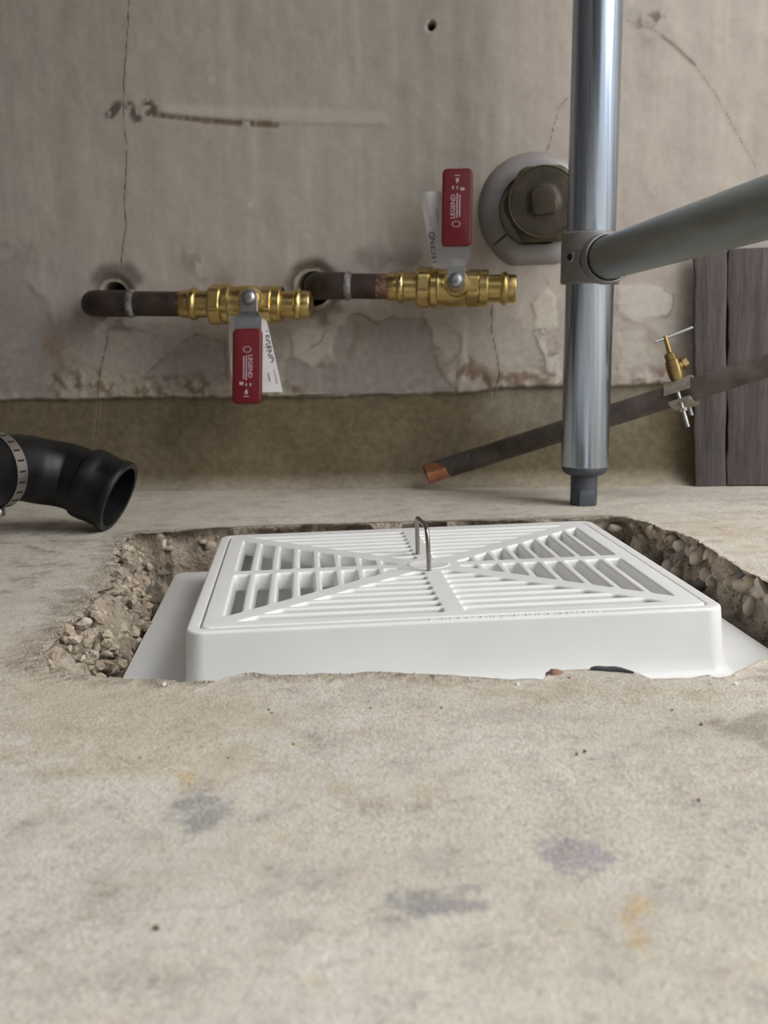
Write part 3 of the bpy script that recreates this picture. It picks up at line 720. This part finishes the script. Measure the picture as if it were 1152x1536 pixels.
bmesh.ops.triangle_fill(bm, use_beauty=True, use_dissolve=False, edges=bot_e)
obj('grate_plate', bm, M_plastic, grate, smooth=60, wn=True)
# cast boss at the crossing of the ribs
obj('centre_boss', lathe([(0, .0001), (.0, .0165), (.0005, .0160), (.0007, .0145), (.0004, .0135), (.0004, .0001)], MG @ Matrix.Translation((0, 0, ZT-.0002)) @ Matrix.Rotation(-math.pi/2, 4, 'Y'), 32), M_plastic, grate, smooth=50)
# wire lifting handle
hp = [MG @ V(p) for p in ((-.0040, .0405, -.006), (-.0040, .0403, .012), (-.0040, .0400, .0255), (-.0039, .0375, .0290), (-.0036, .030, .0300), (-.0032, -.008, .0320), (-.0030, -.0165, .0315), (-.0029, -.0205, .0285), (-.0027, -.0222, .022), (-.0025, -.0228, .010), (-.0024, -.0230, -.006))]
obj('pull_handle', tube(spline(hp, 5), .0017, 12, upref=(1, .1, .2)), M_wire, grate, smooth=180)

# ------------------------------------------------------------------ wall-mounted stub pipes and press ball valves
VS = 0.00027                                                     # metres per pixel of the 2.743x study crop
def stub(name, label, hole_px, ax0, ax1, off, pr, solder_px, shiny):
    p0, p1 = onw(*ax0, off), onw(*ax1, off)
    d = (p1-p0).normalized()
    t = thing(name, label, 'pipe', p0 - V((0, 0, pr)))
    wallp = p0 - WN*(off+.065)
    Rb = .026
    bend = []
    for i in range(11):
        a = math.pi/2*i/10
        bend.append(p0 - WN*Rb*(1-math.sin(a)) + d*Rb*(1-math.cos(a)) - d*0.0)
    # the fitting: tail into the wall, bend, socket mouth
    path = [wallp] + bend + [p0 + d*(solder_px-Rb*0)]
    path = [q_ for q_ in path]
    obj('elbow', tube(path, [pr*1.0] + [pr*1.09]*(len(path)-1), 28), M_copper_dark, t, smooth=50)
    e = p0 + d*solder_px
    M = frame(e, d, (0, 0, 1))
    obj('solder_joint', lathe([(-.0035, pr*1.095), (-.001, pr*1.17), (.0015, pr*1.12), (.004, pr*1.005)], M, 28, False, False), M_solder, t)
    obj('tube', tube([e-d*.004, p1-d*shiny], pr, 28), M_copper_dark, t)
    obj('bright_end', tube([p1-d*shiny, p1+d*.012], pr*1.002, 28), M_copper_mid, t)['label'] = 'cleaned copper end of the dark pipe'
    return p1, d
def valve(name, label, p, d, xs, boss, tip_px):
    """p: left end of the valve on its axis, d: axis direction"""
    tilt = math.radians(13)
    nrm = (WN - d*WN.dot(d)).normalized()
    stem = (nrm*math.cos(tilt) + V((0, 0, 1))*math.sin(tilt)).normalized()
    M = frame(p, d, stem)
    t = thing(name, label, 'valve', p + d*.07 - V((0, 0, .023)))
    S = VS*xs
    c = lambda a: (a-528)*S
    # press ends with their bead
    def press(a0, a1, b0, b1, nm):
        f = 1 if a1 > a0 else -1
        prof = [(c(a0), .0130), (c(a0)+f*.0002, .0151), (c(a0)+f*.0008, .0155), (c(b0), .0155), (c(b0)+f*.0012, .0172), (c(b0)+f*.0032, .0182), (c(b1)-f*.0030, .0182), (c(b1)-f*.0012, .0172), (c(b1), .0153), (c(a1), .0150)]
        obj(nm, lathe(prof, M, 40, True, True), M_brass, t, smooth=35)
    press(528, 660, 566, 600, 'press_end')
    press(1080, 955, 1045, 1013, 'press_end')
    obj('hex_union', lathe([(c(652), .0150), (c(654), .0205), (c(664), .0225), (c(704), .0225), (c(712), .0205), (c(713), .015)], M, 48, True, True, hexa=(1, 2, 3, 4)), M_brass, t, smooth=25)
    obj('valve_body', lathe([(c(708), .0150), (c(712), .0215), (c(718), .0228), (c(740), .0228), (c(746), .0205), (c(760), .0196), (c(805), .0212), (c(850), .0200), (c(866), .0180), (c(872), .015)], M, 48), M_brass, t, smooth=35)
    obj('hex_nut', lathe([(c(866), .0150), (c(868), .0190), (c(876), .0205), (c(918), .0205), (c(924), .0190), (c(926), .015)], M, 48, hexa=(1, 2, 3, 4)), M_brass, t, smooth=25)
    obj('collar', lathe([(c(922), .0140), (c(924), .0195), (c(928), .0203), (c(956), .0203), (c(960), .0195), (c(962), .014)], M, 48), M_brass, t, smooth=35)
    xb = c(boss); Ms = M @ Matrix.Translation((xb, 0, 0)) @ Matrix.Rotation(-math.pi/2, 4, 'Y')   # local X along the stem
    obj('stem_boss', lathe([(.010, .0148), (.0250, .0146), (.0265, .0135), (.0268, .0105), (.0285, .0100), (.030, .009)], Ms, 36, False, True), M_brass, t, smooth=35)
    # raised flow mark on the body
    # lever: origin on the stem, local y down the lever
    O = M @ V((xb, 0, .0300)); tip = atd(*tip_px, (O-CAM).dot(FW)-0.004)
    dn = (tip-O); L = dn.length; Mh = Matrix.Identity(4)
    y = dn.normalized(); zc = (nrm - y*nrm.dot(y)).normalized(); xh = y.cross(zc)
    Mh = Matrix((xh, y, zc)).transposed().to_4x4(); Mh.translation = O
    k = L/.120
    hw = .0152; nk = .0096
    out = [(nk*math.sin(a), -nk*math.cos(a)) for a in np.linspace(-math.pi/2, math.pi/2, 11)]
    out = [(-nk, .016*k)] + out + [(nk, .016*k)]
    lever = thing_part = obj('lever_plate', prism(out, Mh, -.0012, .0012, .0004, 1), M_zinc, t, smooth=30)
    # sloped step and wide strap
    b = bmesh.new()
    rows = [(.0155*k, nk, 0.0), (.020*k, hw*.80, .0018), (.024*k, hw*.97, .0032), (.036*k, hw*.98, .0040), (.060*k, hw*.98, .0040)]
    rr = []
    for (yy, hx, zz) in rows:
        rr.append([Mh @ V(q_) for q_ in ((-hx, yy, zz-.0012), (hx, yy, zz-.0012), (hx, yy, zz+.0012), (-hx, yy, zz+.0012))])
    obj('lever_strap', loft(b, rr), M_zinc, t, smooth=30)
    Mr = Mh @ Matrix.Translation((0, 0, .0040))
    g = obj('grip', prism([(q_[0], q_[1]) for q_ in rrect(hw+.0010, (L-.036*k)/2, .0055, 0, 6, (0, (L+.036*k)/2))], Mr, -.0042, .0042, .0022, 3), M_red, t, smooth=40)
    # print on the grip
    zt = .00432
    yc = .0785*k
    sgn = 1
    def ptext(s, size, x_, y_): 
        Mt = Mr @ Matrix(((0, 1, 0, x_), (1, 0, 0, y_), (0, 0, -1, zt), (0, 0, 0, 1)))
        # readable from the front: text X runs along +y (down the lever), text Y towards the viewer's right
        return Mt
    Tm = Mr @ Matrix.Translation((0, 0, zt))
    ex = V((0, 1, 0)); ez = V((0, 0, 1)); ey = ez.cross(ex)
    Rt = Matrix((ex, ey, ez)).transposed().to_4x4()
    vis = -1 if False else 1
    def put(s, size, xx, yy, nm='print'):
        text_obj(nm, s, size, Tm @ Matrix.Translation((xx, yy, 0)) @ Rt, M_print, g, .00008)
    side = (ey.x)                                                # which side the line above the reading line lies on
    put('LEGEND', .0068, side*.0040, yc, 'brand_print')
    b = bmesh.new(); Rr = random.Random(len(label))
    def dash(x0, y0, y1, th=.0009): box(Tm, x0-th/2, x0+th/2, y0, y1, -.00005, .00008, 0, 1, b)
    for xx, ya, yb in ((-.0002, yc-.012, yc+.014), (-.0030, yc-.011, yc+.012)):
        yy = ya*1.0
        while yy < yb:
            l_ = Rr.uniform(.0006, .0022); dash(side*xx, yy, yy+l_, .0013); yy += l_+.0006
    for xx, yy in ((.0045, yc+.020), (.0000, yc+.020), (-.0055, yc+.0185), (-.0070, yc+.0185), (-.0040, yc+.0185), (.0010, yc+.0285), (-.0010, yc+.0285), (.0002, yc+.0265)):
        dash(side*xx, yy-.0016, yy+.0016, .0011)
    for a in np.linspace(0, 2*math.pi, 14, endpoint=False):      # little round mark before the name
        x_, y_ = .0005*side+.0042*math.cos(a), yc-.0185+.0030*math.sin(a); box(Tm, x_-.0005, x_+.0005, y_-.0004, y_+.0004, -.00005, .00008, 0, 1, b)
    obj('fine_print', b, M_print, g, smooth=None)
    box_ = box(Tm, -.0030, .0030, L-.0082-.0, L-.0076, -.0001, .0003); obj('raised_bar', box_, M_print, g, smooth=None)
    # nut on the stem
    obj('handle_nut', lathe([(.0280, .0079), (.0335, .0079), (.0350, .0070), (.0362, .0050), (.0366, .002)], Ms, 36, False, True), M_zinc, t, smooth=35)
    return t, M, Mh, k
PR = .0140
pA, dA = stub('copper_stub_pipe', 'dark copper stub pipe with elbow from the left wall hole', (173, 440), (131, 455), (272, 456), .055, PR, .053, .003)
pB, dB = stub('copper_stub_pipe', 'dark copper stub pipe with elbow from the wall hole beside the upright red lever', (470, 432), (470, 428), (583, 430), .046, PR, .040, .013)
vA = valve('ball_valve', 'brass press ball valve whose red lever hangs straight down', pA, dA, 1.0, 845, (372, 607))
vB = valve('ball_valve', 'brass press ball valve whose red lever stands straight up', pB, dB, .945, 828, (687, 255))
# raised letters on the far hex of the upper valve are cast too small to read
# paper tags
def paper(name, label, px, off, curl, thick=.0003):
    P = [onw(x, y, o) for (x, y), o in zip(px, off)]
    n = len(P)//2; b = bmesh.new(); Lr = P[:n]; Rr_ = P[n:]
    Ls, Rs = spline(Lr, 5), spline(Rr_, 5); grid = []
    for a, c in zip(Ls, Rs):
        row = []
        for i in range(9):
            t = i/8; row.append(a*(1-t)+c*t + WN*curl*math.sin(math.pi*t))
        grid.append([b.verts.new(p_) for p_ in row])
    for r0, r1 in zip(grid, grid[1:]): ring_faces(b, r0, r1, False)
    me_ = None
    bmesh.ops.recalc_face_normals(b, faces=b.faces[:]); bmesh.ops.solidify(b, geom=b.faces[:], thickness=thick)
    t = thing(name, label, 'tag', P[0]); obj('sheet', b, M_paper, t, smooth=60)
    return t, Ls, Rs, curl
def tag_text(t, Ls, Rs, curl, s, size, fu, fv, rev, flip=False):
    """text along the sheet at across-fraction fu, down-fraction fv"""
    i = min(int(fv*(len(Ls)-1)), len(Ls)-2)
    a, b_ = Ls[i]*(1-fu)+Rs[i]*fu, Ls[i+1]*(1-fu)+Rs[i+1]*fu
    ex = (b_-a).normalized()*(-1 if rev else 1); ez = WN; ez = (ez-ex*ez.dot(ex)).normalized(); ey = ez.cross(ex)
    M = Matrix((ex, ey, ez)).transposed().to_4x4(); M.translation = a + WN*(curl*math.sin(math.pi*fu)+.0008)
    text_obj('tag_print', s, size, M, M_ink, t, .0001)
tA = paper('paper_tag', 'white folded paper tag hanging behind the lowered red lever', [(343,474),(344,520),(347,560),(352,588), (397,468),(409,520),(418,560),(424,588)], [.070,.062,.060,.060, .066,.060,.058,.058], .004)
tag_text(*tA, 'LEGEND', .0098, .90, .36, False)
tB = paper('paper_tag', 'white creased paper tag standing beside the raised red lever', [(629,289),(638,335),(644,372),(650,402), (661,287),(671,330),(674,368),(672,404)], [.052,.052,.056,.060, .058,.050,.056,.060], .004)
tag_text(*tB, 'LEGEND', .0092, .24, .70, True)
for tg, segs in ((tA, ((.93, .62, .86), (.80, .66, .80))), (tB, ((.26, .10, .40), (.62, .2, .33)))):
    b = bmesh.new()
    for fu, f0, f1_ in segs:
        n = len(tg[1])-1
        for f in np.linspace(f0, f1_, 9)[:-1]:
            i = int(f*n); pa = tg[1][i]*(1-fu)+tg[2][i]*fu; pb = tg[1][min(i+1, n)]*(1-fu)+tg[2][min(i+1, n)]*fu
            e_ = pa.lerp(pb, f*n-i); M = frame(e_+WN*(tg[3]*math.sin(math.pi*fu)+.0009), pb-pa, WN)
            box(M, -.0006, .0006, -.0007, .0007, -.0001, .0001, 0, 1, b)
    obj('fine_print', b, M_greyink, tg[0], smooth=None)

# ------------------------------------------------------------------ capped stub with grey ring
c0_ = onw(803, 317, 0); M = frame(c0_, WN, (0, 0, 1)); t = thing('cleanout_plug', 'corroded round brass cleanout plug in a grey wall ring behind the post', 'pipe plug', c0_)
RR = .0655
bm = bmesh.new(); rings_ = []
ringprof = [(-.002, 1.0), (.003, 1.0), (.008, .965), (.0125, .88), (.0150, .78), (.0150, .62), (.012, .60), (-.002, .60)]
NSEG = 72; crack_a = math.radians(218)
for a_, f_ in ringprof:
    row = []
    for i in range(NSEG):
        th = crack_a + 0.030 + (2*math.pi-0.060)*i/(NSEG-1)
        rr = RR*f_*(1+.010*math.sin(3*th+1)); 
        yv, zv = rr*math.cos(th), rr*math.sin(th)                # local y points to the right
        if zv < -.92*RR*f_: zv = -.92*RR*f_
        row.append(bm.verts.new(M @ V((a_, yv, zv))))
    rings_.append(row)
for a, b in zip(rings_, rings_[1:]): ring_faces(bm, a, b, False)
for e_ in (0, -1): bm.faces.new([r[e_] for r in rings_])
obj('wall_ring', bm, M_ring, t, smooth=35)['label'] = 'grey ring with a crack at its lower left'
cc = onw(815, 310, 0); Mc = frame(cc, WN, (0, 0, 1)); CR = .0385
obj('plug_body', lathe([(0, CR*1.04), (.012, CR*1.04), (.014, CR*1.10), (.034, CR*1.10), (.037, CR*1.06), (.038, CR*1.0), (.0495, CR*.99), (.052, CR*.96)], Mc, 60, False, True, hexa=(2, 3, 4)), M_verdigris, t, smooth=35)
obj('plug_face', lathe([(.0512, CR*.955), (.0540, CR*.955), (.0555, CR*.93), (.0558, CR*.85), (.0550, CR*.55), (.0556, CR*.42), (.0572, CR*.37), (.0575, CR*.2), (.0575, .001)], Mc, 60, False, True), M_cap, t, smooth=40)
obj('face_rim', lathe([(.0530, CR*.985), (.0552, CR*.985), (.0560, CR*.965), (.0552, CR*.94), (.0530, CR*.94)], Mc, 60, False, False), M_rim, t, smooth=60)
sq = .0145
obj('square_boss', prism([(q_[0], q_[1]) for q_ in rrect(sq, sq, .0075, 0, 5)], Mc @ Matrix.Rotation(math.pi/2, 4, 'Y') @ Matrix.Rotation(.05, 4, 'Z'), .052, .0592, .0025, 3), M_cap, t, smooth=35)

# ------------------------------------------------------------------ galvanized post on its plug
base = onz(875, 757); base.z = 0
pd = (base-CAM).dot(FW)
topP = atd(899, -60, 1); k_ = (base.y)/(topP.y-CAM.y) ; topP = CAM + (topP-CAM)*k_*1.0
axis = (topP-base).normalized()
PRD = .0240
post = thing('galvanized_post', 'shiny galvanized steel pipe post standing on a dark plug behind the grate', 'post', base)
zb = .0345
Mp = frame(base, axis, (1, 0, 0))
obj('post_tube', lathe([(zb+.0055, PRD*.9), (zb+.0055, PRD*.985), (zb+.0065, PRD), (1.25, PRD), (1.25, PRD*.9)], Mp, 64, True, True), M_galv, post, smooth=50)
obj('end_plug', lathe([(zb-.0035, .0135), (zb-.0035, .0165), (zb-.0020, .0200), (zb+.001, .0228), (zb+.005, .0236), (zb+.0060, .0232)], Mp, 48), M_insert, post, smooth=35)
oct_ = lathe([(-.001, .0136), (zb-.0030, .0136)], Mp, 40)
obj('foot', oct_, M_insert, post, smooth=35)
fdir = (V((CAM.x, CAM.y, 0))-V((base.x, base.y, 0))).normalized(); fdir.rotate(Matrix.Rotation(math.radians(14), 3, 'Z'))
Mf = frame(base + fdir*.0128, axis, fdir)
obj('foot_flat', box(Mf, .0005, .0165, -.0078, .0078, -.003, .0014, .0006), M_insert, post, smooth=30)

# tee clamp and rail
t0 = (atd(884, 392, pd)-base).dot(axis); cl0 = base + axis*t0
tee = thing('tee_clamp', 'grey cast pipe clamp joining the post and the rail', 'pipe clamp', cl0)
Mt = frame(cl0, axis, (1, 0, 0))
obj('clamp_collar', lathe([(-.0250, PRD+.0006), (-.0250, PRD+.0038), (-.0238, PRD+.0052), (.0238, PRD+.0052), (.0250, PRD+.0038), (.0250, PRD+.0006)], Mt, 56, False, False), M_clamp, tee, smooth=35)
r0, r1 = atd(912, 387, 1.085), atd(1150, 312, .745)
rdir = (r1-r0).normalized()
RRD = .0206
s0 = cl0 + (r0-cl0) - rdir*.010
Ms_ = frame(r0, rdir, axis)
obj('clamp_socket', lathe([(-.024, RRD+.0038), (.003, RRD+.0038), (.0045, RRD+.0030), (.0045, RRD+.0014), (-.018, RRD+.0014)], Ms_, 48, True, True), M_clamp, tee, smooth=35)
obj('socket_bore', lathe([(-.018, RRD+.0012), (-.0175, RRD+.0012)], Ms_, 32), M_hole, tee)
# set screw on the collar's left cheek and cast marks
lp = onw(853, 391, 0); pc = (cl0-CAM).dot(FW)
sd_ = (atd(852, 391, pc-.02)-cl0); sd_ -= axis*sd_.dot(axis); sd_.normalize()
pS = cl0 + axis*(.0005) + sd_*(PRD+.0045)
obj('set_screw', lathe([(-.002, .0050), (.0020, .0050), (.0025, .0044), (.0025, .0034), (.0010, .0032), (.0010, .0002)], frame(pS, sd_, axis), 24, False, True), M_zinc, tee, smooth=30)
obj('screw_recess', lathe([(.0012, .0031), (.0016, .0031)], frame(pS, sd_, axis), 6), M_hole, tee)
sd2 = (atd(864, 389, pc-.03)-cl0); sd2 -= axis*sd2.dot(axis); sd2.normalize()
Mk = frame(cl0 + sd2*(PRD+.0054), axis, sd2) @ Matrix.Diagonal((1.25, 1.3, 1.5, 1))
bm = box(Mk, -.007, .007, -.0008, .0004, -.001, .0010, .0002); box(Mk, .0055, .0072, -.0018, .0010, -.001, .0013, .0002, 1, bm); box(Mk, -.0072, -.0055, -.0018, .0010, -.001, .0013, .0002, 1, bm)
for q_ in (-.003, 0, .003): box(Mk, q_-.0008, q_+.0008, .0036, .0050, -.001, .0008, .0002, 1, bm)
obj('cast_mark', bm, M_clamp, tee, smooth=None)
rail = thing('pipe_rail', 'dull galvanized pipe rail running from the clamp out to the right', 'rail', r0 - V((0, 0, RRD)))
obj('rail_tube', lathe([(-.0035, RRD*.8), (-.0035, RRD*.95), (-.002, RRD), (.95, RRD), (.95, RRD*.8)], Ms_, 56), M_galv_rail, rail, smooth=50)

# ------------------------------------------------------------------ cut copper pipe leaning along the wall, with its piercing valve
CPR = .0116
e0, e1 = atd(641, 711, 1.296), atd(1152, 548, 1.108)
e0 = e0 + V((0, 0, 0)); cdir = (e1-e0).normalized()
e0.z = max(e0.z, CPR*1.02)
cdir = (e1-e0).normalized()
old = thing('cut_copper_pipe', 'old brown copper pipe with a bright cut end resting on the floor by the wall', 'pipe', e0-V((0, 0, CPR)))
Mo = frame(e0, cdir, (0, 0, 1))
bm = bmesh.new(); NS = 32
rows = [.030, .034, .050, .12, .2, .3, .42, .9]
obj('pipe_tube', tube([e0+cdir*a for a in rows], CPR, NS), M_old_pipe, old, smooth=60)
# bright end, cut on the slant so that its far side runs on and shows the dark inside
fy = -WN; fyl, fzl = (Mo.to_3x3().inverted() @ fy).y, (Mo.to_3x3().inverted() @ fy).z
def cut_ring(a, r, sk=0):
    return [Mo @ V((a - sk*(.5+.5*(math.cos(2*math.pi*i/NS)*fyl + math.sin(2*math.pi*i/NS)*fzl)), r*math.cos(2*math.pi*i/NS), r*math.sin(2*math.pi*i/NS))) for i in range(NS)]
b = loft(bmesh.new(), [cut_ring(.031, CPR*.99), cut_ring(.020, CPR*.98), cut_ring(.006, CPR*1.0, .013), cut_ring(.005, CPR*.99, .013), cut_ring(.005, CPR*.90, .013)], False, False)
obj('cut_end', b, M_copper_new, old, smooth=40)['label'] = 'bright freshly cut copper end'
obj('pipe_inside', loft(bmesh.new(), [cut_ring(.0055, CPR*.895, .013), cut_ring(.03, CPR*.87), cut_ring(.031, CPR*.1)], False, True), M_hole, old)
b = bmesh.new()                                                  # oxide tongue over the upper side of the cut end
rr = []
for a in np.linspace(.010, .062, 9):
    span = 0.25+1.4*sstep(.010, .034, np.array([a]))[0]
    rr.append([b.verts.new(Mo @ V((a, 1.02*CPR*math.cos(math.pi/2+q_*span), 1.02*CPR*math.sin(math.pi/2+q_*span)))) for q_ in np.linspace(-1, 1, 11)])
for x_, y_ in zip(rr, rr[1:]): ring_faces(b, x_, y_, False)
bmesh.ops.recalc_face_normals(b, faces=b.faces[:]); bmesh.ops.solidify(b, geom=b.faces[:], thickness=.0004)
obj('oxide_film', b, M_verd, old, smooth=60)
# saddle (piercing) valve
sp = min((e0+cdir*a for a in np.linspace(.2, .5, 400)), key=lambda p_: abs(((p_-CAM).dot(RT)/(p_-CAM).dot(FW))*F+576-1022))
sdp = (sp-CAM).dot(FW)
pv = lambda x, y, dz=0.0: atd(x, y, sdp-dz)
sv = thing('saddle_valve', 'small brass saddle valve with a cross handle clamped on the cut copper pipe', 'valve', sp)
up_ = (pv(1009, 500)-pv(1028, 565)); up_ -= cdir*up_.dot(cdir)*.0; up_.normalize()
s1 = sp + up_*(CPR+.0012)
Mv = frame(s1, up_, WN)
px_ = sdp/F
obj('valve_body', lathe([(0, .0060), (.004*1, .0072), (.010, .0078), (.014, .0078), (.0215, .0072), (.0225, .0045)], Mv, 32, hexa=(1, 2, 3, 4)), M_brass_d, sv, smooth=25)
obj('packing_nut', lathe([(.0220, .0062), (.0285, .0062), (.0300, .0045)], Mv, 30, hexa=(0, 1)), M_brass_d, sv, smooth=25)
sideM = frame(s1+up_*.013+V((0, 0, 0)), pv(1036, 533)-pv(1024, 541), WN)
obj('side_outlet', lathe([(0, .0056), (.0085, .0056), (.0088, .0066), (.0140, .0066), (.0140, .0045), (.012, .004)], sideM, 30, hexa=(2, 3)), M_brass_d, sv, smooth=25)
obj('stem', tube([s1+up_*.028, s1+up_*.0475], .0026, 16), M_brass_d, sv, smooth=50)
obj('cross_handle', tube([pv(982, 513), pv(1010, 502.5), pv(1039, 491)], .0015, 14), M_zinc, sv, smooth=50)
# saddle plates, a folded upper one with wings and a lower bar, and the bolts
Mq = frame(sp, cdir, (up_ + WN*.35).normalized())
nq = V(Mq.col[1][:3])
b = bmesh.new(); rr = []
for q_ in np.linspace(-.85, .85, 13):
    yv, zv = (CPR+.0014)*math.sin(q_)*1.02, (CPR+.0014)*math.cos(q_)
    rr.append((yv, zv))
rr = [(rr[0][0]-.007, rr[0][1]-.001)] + rr + [(rr[-1][0]+.007, rr[-1][1]-.001)]
gridv = [[b.verts.new(Mq @ V((x_, y_, z_))) for y_, z_ in rr] for x_ in (-.0135, -.006, .006, .0135)]
for r_a, r_b in zip(gridv, gridv[1:]): ring_faces(b, r_a, r_b, False)
bmesh.ops.recalc_face_normals(b, faces=b.faces[:]); bmesh.ops.solidify(b, geom=b.faces[:], thickness=.0016)
obj('saddle_plate', b, M_zinc_d, sv, smooth=40)
Mq = frame(sp, cdir, (up_ - WN*.25).normalized())
b = bmesh.new(); rr = []
for q_ in np.linspace(-1.0, 1.0, 11): rr.append(((CPR+.001)*math.sin(q_), -(CPR+.0005)*(.55+.45*math.cos(q_))))
rr = [(rr[0][0]-.008, rr[0][1])] + rr + [(rr[-1][0]+.008, rr[-1][1])]
gridv = [[b.verts.new(Mq @ V((x_, y_, z_))) for y_, z_ in rr] for x_ in (-.011, 0, .011)]
for r_a, r_b in zip(gridv, gridv[1:]): ring_faces(b, r_a, r_b, False)
bmesh.ops.recalc_face_normals(b, faces=b.faces[:]); bmesh.ops.solidify(b, geom=b.faces[:], thickness=.0034)
obj('lower_bar', b, M_zinc_d, sv, smooth=40)
for sgn in (1, -1):
    q0 = sp + nq*sgn*(CPR+.0045)
    obj('bolt', tube([q0+up_*.0085, q0-up_*.030], .0021, 14), M_zinc, sv, smooth=50)
    obj('bolt_nut', lathe([(0, .0042), (.0035, .0042)], frame(q0-up_*.0135, up_, nq), 6), M_zinc_d, sv, smooth=None)

# ------------------------------------------------------------------ weathered board
boff = .0275; bl = onw(1042, 727, boff); bl.z = 0
ub = (bl-WP0).dot(WU); tt_ = .011
utop = (onw(1042, 378, boff)-WP0); zt_ = utop.z
board = thing('wooden_board', 'weathered grey plank board standing on the floor against the wall at right', 'board', bl)
W2 = .115; shift = utop.dot(WU)-ub
def bquad(u0, u1, z0, z1, f0, f1):
    b = bmesh.new(); nz = 30; rr = []
    for i in range(nz+1):
        z_ = z0+(z1-z0)*i/nz; s_ = shift*(z_/zt_)
        j0 = .0007*math.sin(z_*61+u0*90)+.0005*math.sin(z_*173); j1 = .0007*math.sin(z_*53+u1*70)
        rr.append([wpt(u0+s_+j0, z_, f1), wpt(u1+s_+j1, z_, f1), wpt(u1+s_+j1-.0008, z_, f0-.0006), wpt(u1+s_+j1-.002, z_, f0), wpt(u0+s_+j0+.002, z_, f0), wpt(u0+s_+j0+.0006, z_, f0-.0008)])
    return loft(b, rr)
obj('plank', bquad(ub, ub+.0345, .0005, zt_, boff, boff-tt_), M_wood, board, smooth=30)
obj('plank', bquad(ub+.0352, ub+.120, .0015, zt_+.002, boff+.0006, boff-tt_), M_wood, board, smooth=30)
obj('plank', bquad(ub+.1208, ub+.215, .001, zt_-.004, boff-.0004, boff-tt_), M_wood, board, smooth=30)

# ------------------------------------------------------------------ black rubber drain elbow at left
A = [atd(-150, 715, .93), atd(-60, 698, 1.0), atd(20, 688, 1.055), atd(62, 694, 1.075), atd(98, 700, 1.084), atd(130, 711, 1.08)]
hubdir = (atd(176, 732, 1.077)-atd(130, 711, 1.080)).normalized()
BRD = .0315
h0 = A[-1]
low_ = (h0+hubdir*.034).z - (.0355)*math.sqrt(1-hubdir.z**2)
A = [p_-V((0, 0, low_)) for p_ in A]; h0 = A[-1]
el = thing('rubber_drain_elbow', 'black rubber drain pipe elbow lying on the floor at the left edge', 'pipe', h0-V((0, 0, .03)))
obj('bend', tube(spline(A, 8), BRD, 40), M_rubber, el, smooth=60)
Mh_ = frame(h0, hubdir, (0, 0, 1))
obj('hub', lathe([(-.004, BRD*.95), (-.002, .0345), (.001, .0352), (.009, .0352), (.0105, .0345), (.026, .0345), (.0275, .0356), (.0330, .0358), (.0345, .0348), (.0345, .0300), (.010, .0295), (.004, .0290)], Mh_, 56, False, False), M_rubber, el, smooth=40)
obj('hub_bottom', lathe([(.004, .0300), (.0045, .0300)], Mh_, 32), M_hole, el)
# hose clamp round the pipe
pC = A[1].lerp(A[2], .62); dC = (A[2]-A[1]).normalized()
Mb = frame(pC, dC, (0, 0, 1)); hc = thing('hose_clamp', 'steel hose clamp tightened round the black rubber drain pipe', 'hose clamp', pC-V((0, 0, BRD)))
sleeve = lathe([(-.075, BRD+.0005), (-.075, BRD+.0030), (.0065, BRD+.0030), (.0080, BRD+.0018), (.0080, BRD)], Mb, 48, False, False)
obj('socket_collar', sleeve, M_rubber, el, smooth=40)
CB = BRD+.0032
obj('band', lathe([(-.0060, CB), (-.0060, CB+.0007), (.0060, CB+.0007), (.0060, CB)], Mb, 64, False, False), M_band, hc, smooth=40)
b = bmesh.new()
vdir = (CAM-pC).normalized()
for i in range(22):
    th = 2*math.pi*(i/22); 
    y_, z_ = math.cos(th), math.sin(th)
    Mn = Mb @ Matrix(((0, 0, 1, 0), (-z_, 0, 0, 0), (0, 0, 0, 0), (0, 0, 0, 1))) if False else frame(Mb @ V((0, y_*(CB+.0008), z_*(CB+.0008))), dC, (Mb.to_3x3() @ V((0, y_, z_))))
    box(Mn, -.0036, .0036, -.0009, .0009, -.0002, .0002, 0, 1, b)
obj('band_slots', b, M_hole, hc, smooth=None)
sc_ = pC + V((0, 0, -1))*(CB+.003) + V((0.2, -1, 0)).normalized()*.010
obj('screw_housing', box(frame(sc_, WU, (0, 0, 1)), -.006, .006, -.006, .006, -.004, .004, .001), M_band, hc, smooth=30)
obj('clamp_screw', lathe([(-.004, .0035), (.010, .0035), (.0105, .0045), (.0145, .0045), (.0150, .003)], frame(sc_, (0.35, -1, .1), (0, 0, 1)), 20), M_band, hc, smooth=30)

# ------------------------------------------------------------------ strip of dark plastic caught on the front edge
stp = [onz(886, 1005), onz(905, 1004.5), onz(925, 1006), onz(950, 1010)]
st = thing('plastic_strip', 'thin dark scrap lying on the front edge of the hole', 'scrap', stp[1])
b = bmesh.new(); rr = []
for i, p_ in enumerate(spline(stp, 4)):
    n_ = 12; w_ = .0030*(math.sin(math.pi*(i+.6)/(n_+1.2)))+.0006
    z_ = .0010+.0003*math.sin(i*.9)
    rr.append([p_+V((0, -w_, z_-.0006)), p_+V((0, w_, z_-.0010)), p_+V((0, w_, z_+.0002)), p_+V((0, -w_, z_+.0006))])
obj('strip', loft(b, rr), M_insert, st, smooth=40)
